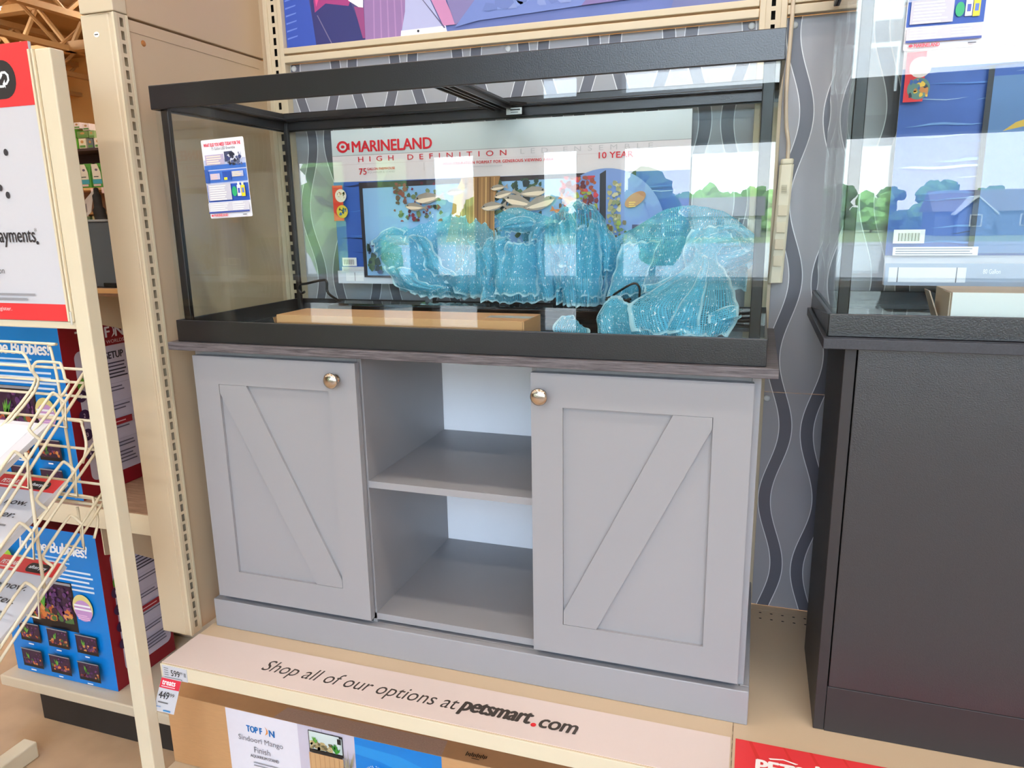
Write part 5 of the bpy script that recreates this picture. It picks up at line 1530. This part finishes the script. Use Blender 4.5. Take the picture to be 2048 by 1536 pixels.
bx = [(-7.02, 1.0055, .13, .17, (226, 214, 196), 'pale packet at left on the far top shelf'), (-6.885, 1.0055, .06, .19, (110, 196, 60), 'narrow bright green packet on the far top shelf'), (-6.78, 1.0055, .12, .18, (236, 226, 196), 'cream packet with orange spot on the far top shelf'), (-6.655, 1.0055, .09, .17, (108, 116, 120), 'grey packet on the far top shelf'), (-6.53, 1.0055, .13, .175, (238, 226, 206), 'white packet at right on the far top shelf'),
      (-7.06, 1.1805, .16, .14, (232, 208, 196), 'pink-white box stacked on the pale packet at left'), (-6.90, 1.201, .06, .15, (104, 180, 60), 'green box stacked on the narrow green packet'), (-6.76, 1.191, .18, .12, (120, 150, 84), 'olive green box stacked on the cream packet'), (-6.615, 1.181, .09, .13, (150, 178, 120), 'pale green box stacked on the grey packet'),
      (-7.02, 1.3255, .11, .10, (112, 160, 80), 'small green box at top left of the far stack'), (-6.83, 1.3555, .10, .11, (240, 226, 224), 'white box standing highest on the far stack'), (-6.69, 1.3165, .11, .12, (238, 222, 220), 'pinkish white box beside the highest box of the far stack')]
for (x, z, w, h, c, lab) in bx:
    z = 1.1905 + (z - 1.0055) * .68; h = h * .68
    t = thing('goods_packet', lab, 'packet', (x, 6.1, z), 'packets on the far top shelf')
    m = MB(); m.box(x - w / 2 + .002, x + w / 2 - .002, 6.03, 6.18, z, z + h - .002, mat('packet_%d_%d_%d' % c, c, .5)); m.build('body', t, .003)
    P = Print((0, 6.03, 0), lift=.002, step=.001)
    P.rect(x - w * .38, z + h * .1, x + w * .38, z + h * .32, ink((96, 150, 70))); P.ellipse(x, z + h * .65, w * .2, h * .15, ink((200, 150, 90)), 12)
    P.build('front_print', t)
for k, (x, z) in enumerate(((-6.86, .64), (-6.67, .64), (-6.50, .65), (-6.83, .375), (-6.64, .375), (-6.98, .375))):
    lab = 'small pink price card hanging under the far %s shelf edge' % ('middle' if k < 3 else 'lower')
    boxthing('price_card', lab, 'price card', (x - .032, x + .032, 5.985, 5.99, z, z + .07), mat('pink_card', (238, 206, 200), .6), group='price cards on the far shelf edges')
for k, x in enumerate((-7.0, -6.88, -6.74, -6.60)):
    boxthing('goods_tin', 'small pale green tin on the far lowest shelf', 'tin', (x - .05, x + .05, 6.03, 6.15, .2705, .38), mat('tin_%d' % (k % 2), ((190, 190, 150), (110, 140, 110))[k % 2], .5), .006, group='tins on the far lowest shelf')
t = thing('paper_flyer', 'grey printed paper hanging tilted in the far gap', 'flyer', (-6.66, 5.72, .33))
m = MB(); m.prism([(-6.79, 5.86, .49), (-6.66, 5.9935, .70), (-6.56, 5.815, .42), (-6.62, 5.77, .35)], (0, .004, 0), mat('grey_newsprint', (184, 176, 168), .7)); m.build('paper', t)
P = Print((-6.66, 5.9935, .70), (1, 0, .05), (0, .635, 1), lift=.003, step=.001)
P.poly([(-.07, -.235), (-.03, -.20), (.045, -.33), (.02, -.36)], ink((110, 106, 104))); P.build('print', t)
t = thing('hanging_bag', 'black bag hanging at the far shelf beside the grey paper', 'bag', (-6.53, 5.88, .31))
m = MB(); m.tube(catmull([(-6.60, 5.968, .70), (-6.56, 5.93, .62), (-6.53, 5.905, .48), (-6.51, 5.90, .36), (-6.50, 5.90, .29)], 5), [.03] * 5 + [.05] * 6 + [.07] * 6 + [.08] * 4, mat('black_fabric', (16, 15, 16), .7), 10); m.build('body', t, smooth=True)

# ================================================================== sign stand in the left foreground
t = thing('sign_stand', 'cream metal sign stand with wire leaflet trays in the left foreground', 'sign stand', (-.36, -.185, FL))
for (a, b) in ((-.0595, -.0225), (-.72, -.683)):
    m = MB(); m.box(a, b, -.200, -.1695, FL + .05, .568, CREAM); m.build('post', t, .0025)
boxpart('foot', t, (-.0605, -.0215, -.42, -.158, FL, FL + .0495), CREAM, .004)
boxpart('foot', t, (-.72, -.672, -.42, .0, FL, FL + .0495), CREAM, .004)
m = MB(); m.box(-.6825, -.060, -.197, -.175, .054, .0685, CREAM); m.build('bottom_rail', t, .002)
m = MB()
m.box(-.0645, -.0597, -.2035, -.1985, .0695, .568, CREAM); m.box(-.072, -.0675, -.2045, -.2005, .0695, .568, CREAM)
m.build('sign_channel', t, .0008)
boxpart('corner_clip', t, (-.0635, -.0597, -.2065, -.2037, .064, .09), mat('clear_clip', (206, 206, 200), .2), .001)
WIRE = CREAM
r = .0029
m = MB()
def U(z, xr):
    return catmull([(-.68, -.196, z), (xr - .03, -.196, z), (xr - .006, -.196, z - .004), (xr, -.196, z - .03), (xr + .004, -.196, z - .10), (xr + .004, -.196, z - .33)], 5)
m.tube(U(.022, -.137), r, WIRE)
m.tube([(-.137, -.194, -.33), (-.137, -.194, -.42)], r, WIRE)
for z in (-.028, -.085, -.135, -.272, -.32):
    m.tube([(-.683, -.1925, z), (-.0597, -.1925, z)], r, WIRE)
for k, (y0_, z0_, y1_, z1_) in enumerate(((-.191, -.035, -.43, -.258), (-.185, -.178, -.455, -.390), (-.185, -.288, -.470, -.512))):
    for x in (-.066, -.66):
        for o in (0, -.020):
            m.tube([(x, y0_, z0_ + o), (x, y1_, z1_ + o)], r, WIRE)
    m.tube([(-.66, y1_, z1_), (-.066, y1_, z1_)], r, WIRE)
    m.tube([(-.66, y1_, z1_ - .02), (-.066, y1_, z1_ - .02)], r, WIRE)
    m.tube([(-.66, y0_ - .005, z0_ - .02), (-.066, y0_ - .005, z0_ - .02)], r, WIRE)
    # raised retaining loops along the tray and hooks at its sides
    for (f0, f1) in ((.22, .48), (.62, .92)):
        P0 = Vector((-.066, y0_ + (y1_ - y0_) * f0, z0_ + (z1_ - z0_) * f0)); P1 = Vector((-.066, y0_ + (y1_ - y0_) * f1, z0_ + (z1_ - z0_) * f1))
        n_ = Vector((-.012, -.012, .024))
        m.tube(catmull([P0, P0 + n_ * .8, P0 + n_ + (P1 - P0) * .12, P1 + n_ + (P0 - P1) * .12, P1 + n_ * .8, P1], 5), r, WIRE)
        m.tube([P0, P0 + Vector((.018, -.018, -.045)), P0 + Vector((-.03, -.018, -.042))], r * .9, WIRE)
# inverted-U fronts standing in the top tray, bent back at the foot
for (xc, z, w) in ((-.235, .005, .11), (-.118, -.012, .055)):
    m.tube(catmull([(xc - w - .03, -.36, -.20), (xc - w, -.22, -.075), (xc - w, -.215, -.03), (xc - w + .008, -.214, z - .004), (xc - w + .02, -.213, z), (xc + w * .2, -.213, z), (xc + w * .4, -.214, z - .004), (xc + w * .5, -.215, z - .03), (xc + w * .5, -.22, -.07), (xc + w * .5 - .03, -.36, -.20)], 5), r, WIRE)
for z in (-.135, -.30):
    xc = -.082
    m.tube(catmull([(-.20, -.20, z), (xc - .01, -.20, z), (xc, -.20, z - .008), (xc + .006, -.202, z - .05), (xc + .004, -.215, z - .085)], 5), r, WIRE)
m.tube([(-.070, -.335, -.158), (-.070, -.345, -.43)], r * 1.1, WIRE)
m.build('wire_rack', t, smooth=True)

t = thing('payment_sign', 'white and red payments sign board in the sign stand, cut by the left edge', 'sign', (-.37, -.19, .069))
boxpart('board', t, (-.679, -.0735, -.1985, -.1925, .0692, .583), WHITEPAPER, .0008)
P = Print((0, -.1985, 0), lift=.0005)
P.rect(-.679, .4735, -.0737, .583, RED); P.rect(-.679, .0695, -.0737, .103, RED)
DK = ink((48, 46, 50))
P.rrect(-.42, .488, -.1155, .556, .032, ink((44, 42, 44)))
LGW = ink((236, 244, 248))
P.text('afterpay', -.40, .507, .205, .034, LGW, bold=.02)
def arrow_loop(cx, cz, s):
    for k in (0, 1):
        g = -1 if k else 1
        T = lambda a, b: (cx + g * a * s, cz + g * b * s)
        P.poly([T(-.1, .85), T(.55, .85), T(1.0, .45), T(1.0, -.15), T(.55, -.6), T(.2, -.6), T(.2, -.35), T(.45, -.35), T(.72, -.05), T(.72, .35), T(.45, .6), T(-.1, .6)], LGW)
        P.poly([T(.3, -.95), T(.3, 0), T(-.1, -.48)], LGW)
arrow_loop(-.148, .522, .0165)
for (a, b) in ((-.1695, .393), (-.182, .314), (-.1985, .328)):
    P.ellipse(a, b, .0055, .0065, ink((60, 58, 62)), 16)
P.text('payments', -.2365, .2145, .109, .032, DK, bold=.006)
P.ellipse(-.1235, .2225, .0035, .0035, DK, 12); P.text('*', -.1275, .243, .007, .008, DK)
P.text('option', -.2655, .1585, .042, .0155, ink((84, 82, 88)))
P.lines(-.36, .119, .213, 1, .01, .0045, ink((150, 150, 156)), .02); P.lines(-.36, .110, .19, 1, .01, .0045, ink((150, 150, 156)), .02)
P.text('at the register.', -.300, .086, .080, .010, ink((252, 226, 226)))
P.build('lettering', t)

def leaflets(label, xr, y, z, w, l, th, style):
    t = thing('leaflet_stack', label, 'leaflets', (xr - w / 2, y, z), 'leaflet stacks in the wire trays')
    d = Vector((0, -.88, -.47)).normalized(); up = Vector((1, 0, 0)).cross(-d).normalized()
    A = Vector((xr - w, y, z)); B = Vector((xr, y, z))
    m = MB(); m.prism([A, B, B + d * l, A + d * l], tuple(-up * th), WHITEPAPER); m.build('paper', t)
    P = Print(tuple(A), (1, 0, 0), tuple(-d), lift=.0005)
    if style:
        P.rect(0, -.033, w, -.0003, RED)
        P.text('PETSMART', w - .152, -.0205, .050, .0095, ink((252, 240, 240)), bold=.02, shear=.1)
        P.lines(w - .152, -.0275, .046, 1, .003, .0025, ink((252, 226, 226)), .02)
        P.rrect(w - .080, -.0295, w - .022, -.0085, .0100, ink((32, 30, 32)))
        P.text('afterpay', w - .074, -.0235, .046, .0095, ink((236, 244, 248)), bold=.02)
        P.text('Shop now.', w - .163, -.075, .128, .0185, DK, shear=.2, bold=.006)
        P.text('Pay later.', w - .163, -.105, .127, .0185, DK, shear=.2, bold=.006)
        P.lines(w - .155, -.121, .12, 1, .01, .0035, ink((120, 118, 122)), .02)
    else:
        P.rect(.004, -.12, w - .03, -.01, ink((226, 232, 240)))
        P.lines(w - .18, -.07, .11, 4, .014, .005, ink((236, 206, 196)))
    P.build('print', t)
leaflets('pale leaflets in the top wire tray of the sign stand', -.085, -.269, -.122, .30, .15, .010, 0)
leaflets('red-headed pay later leaflets in the middle wire tray', -.080, -.258, -.243, .18, .22, .012, 1)
leaflets('red-headed pay later leaflets in the lowest wire tray', -.080, -.289, -.408, .18, .22, .012, 1)
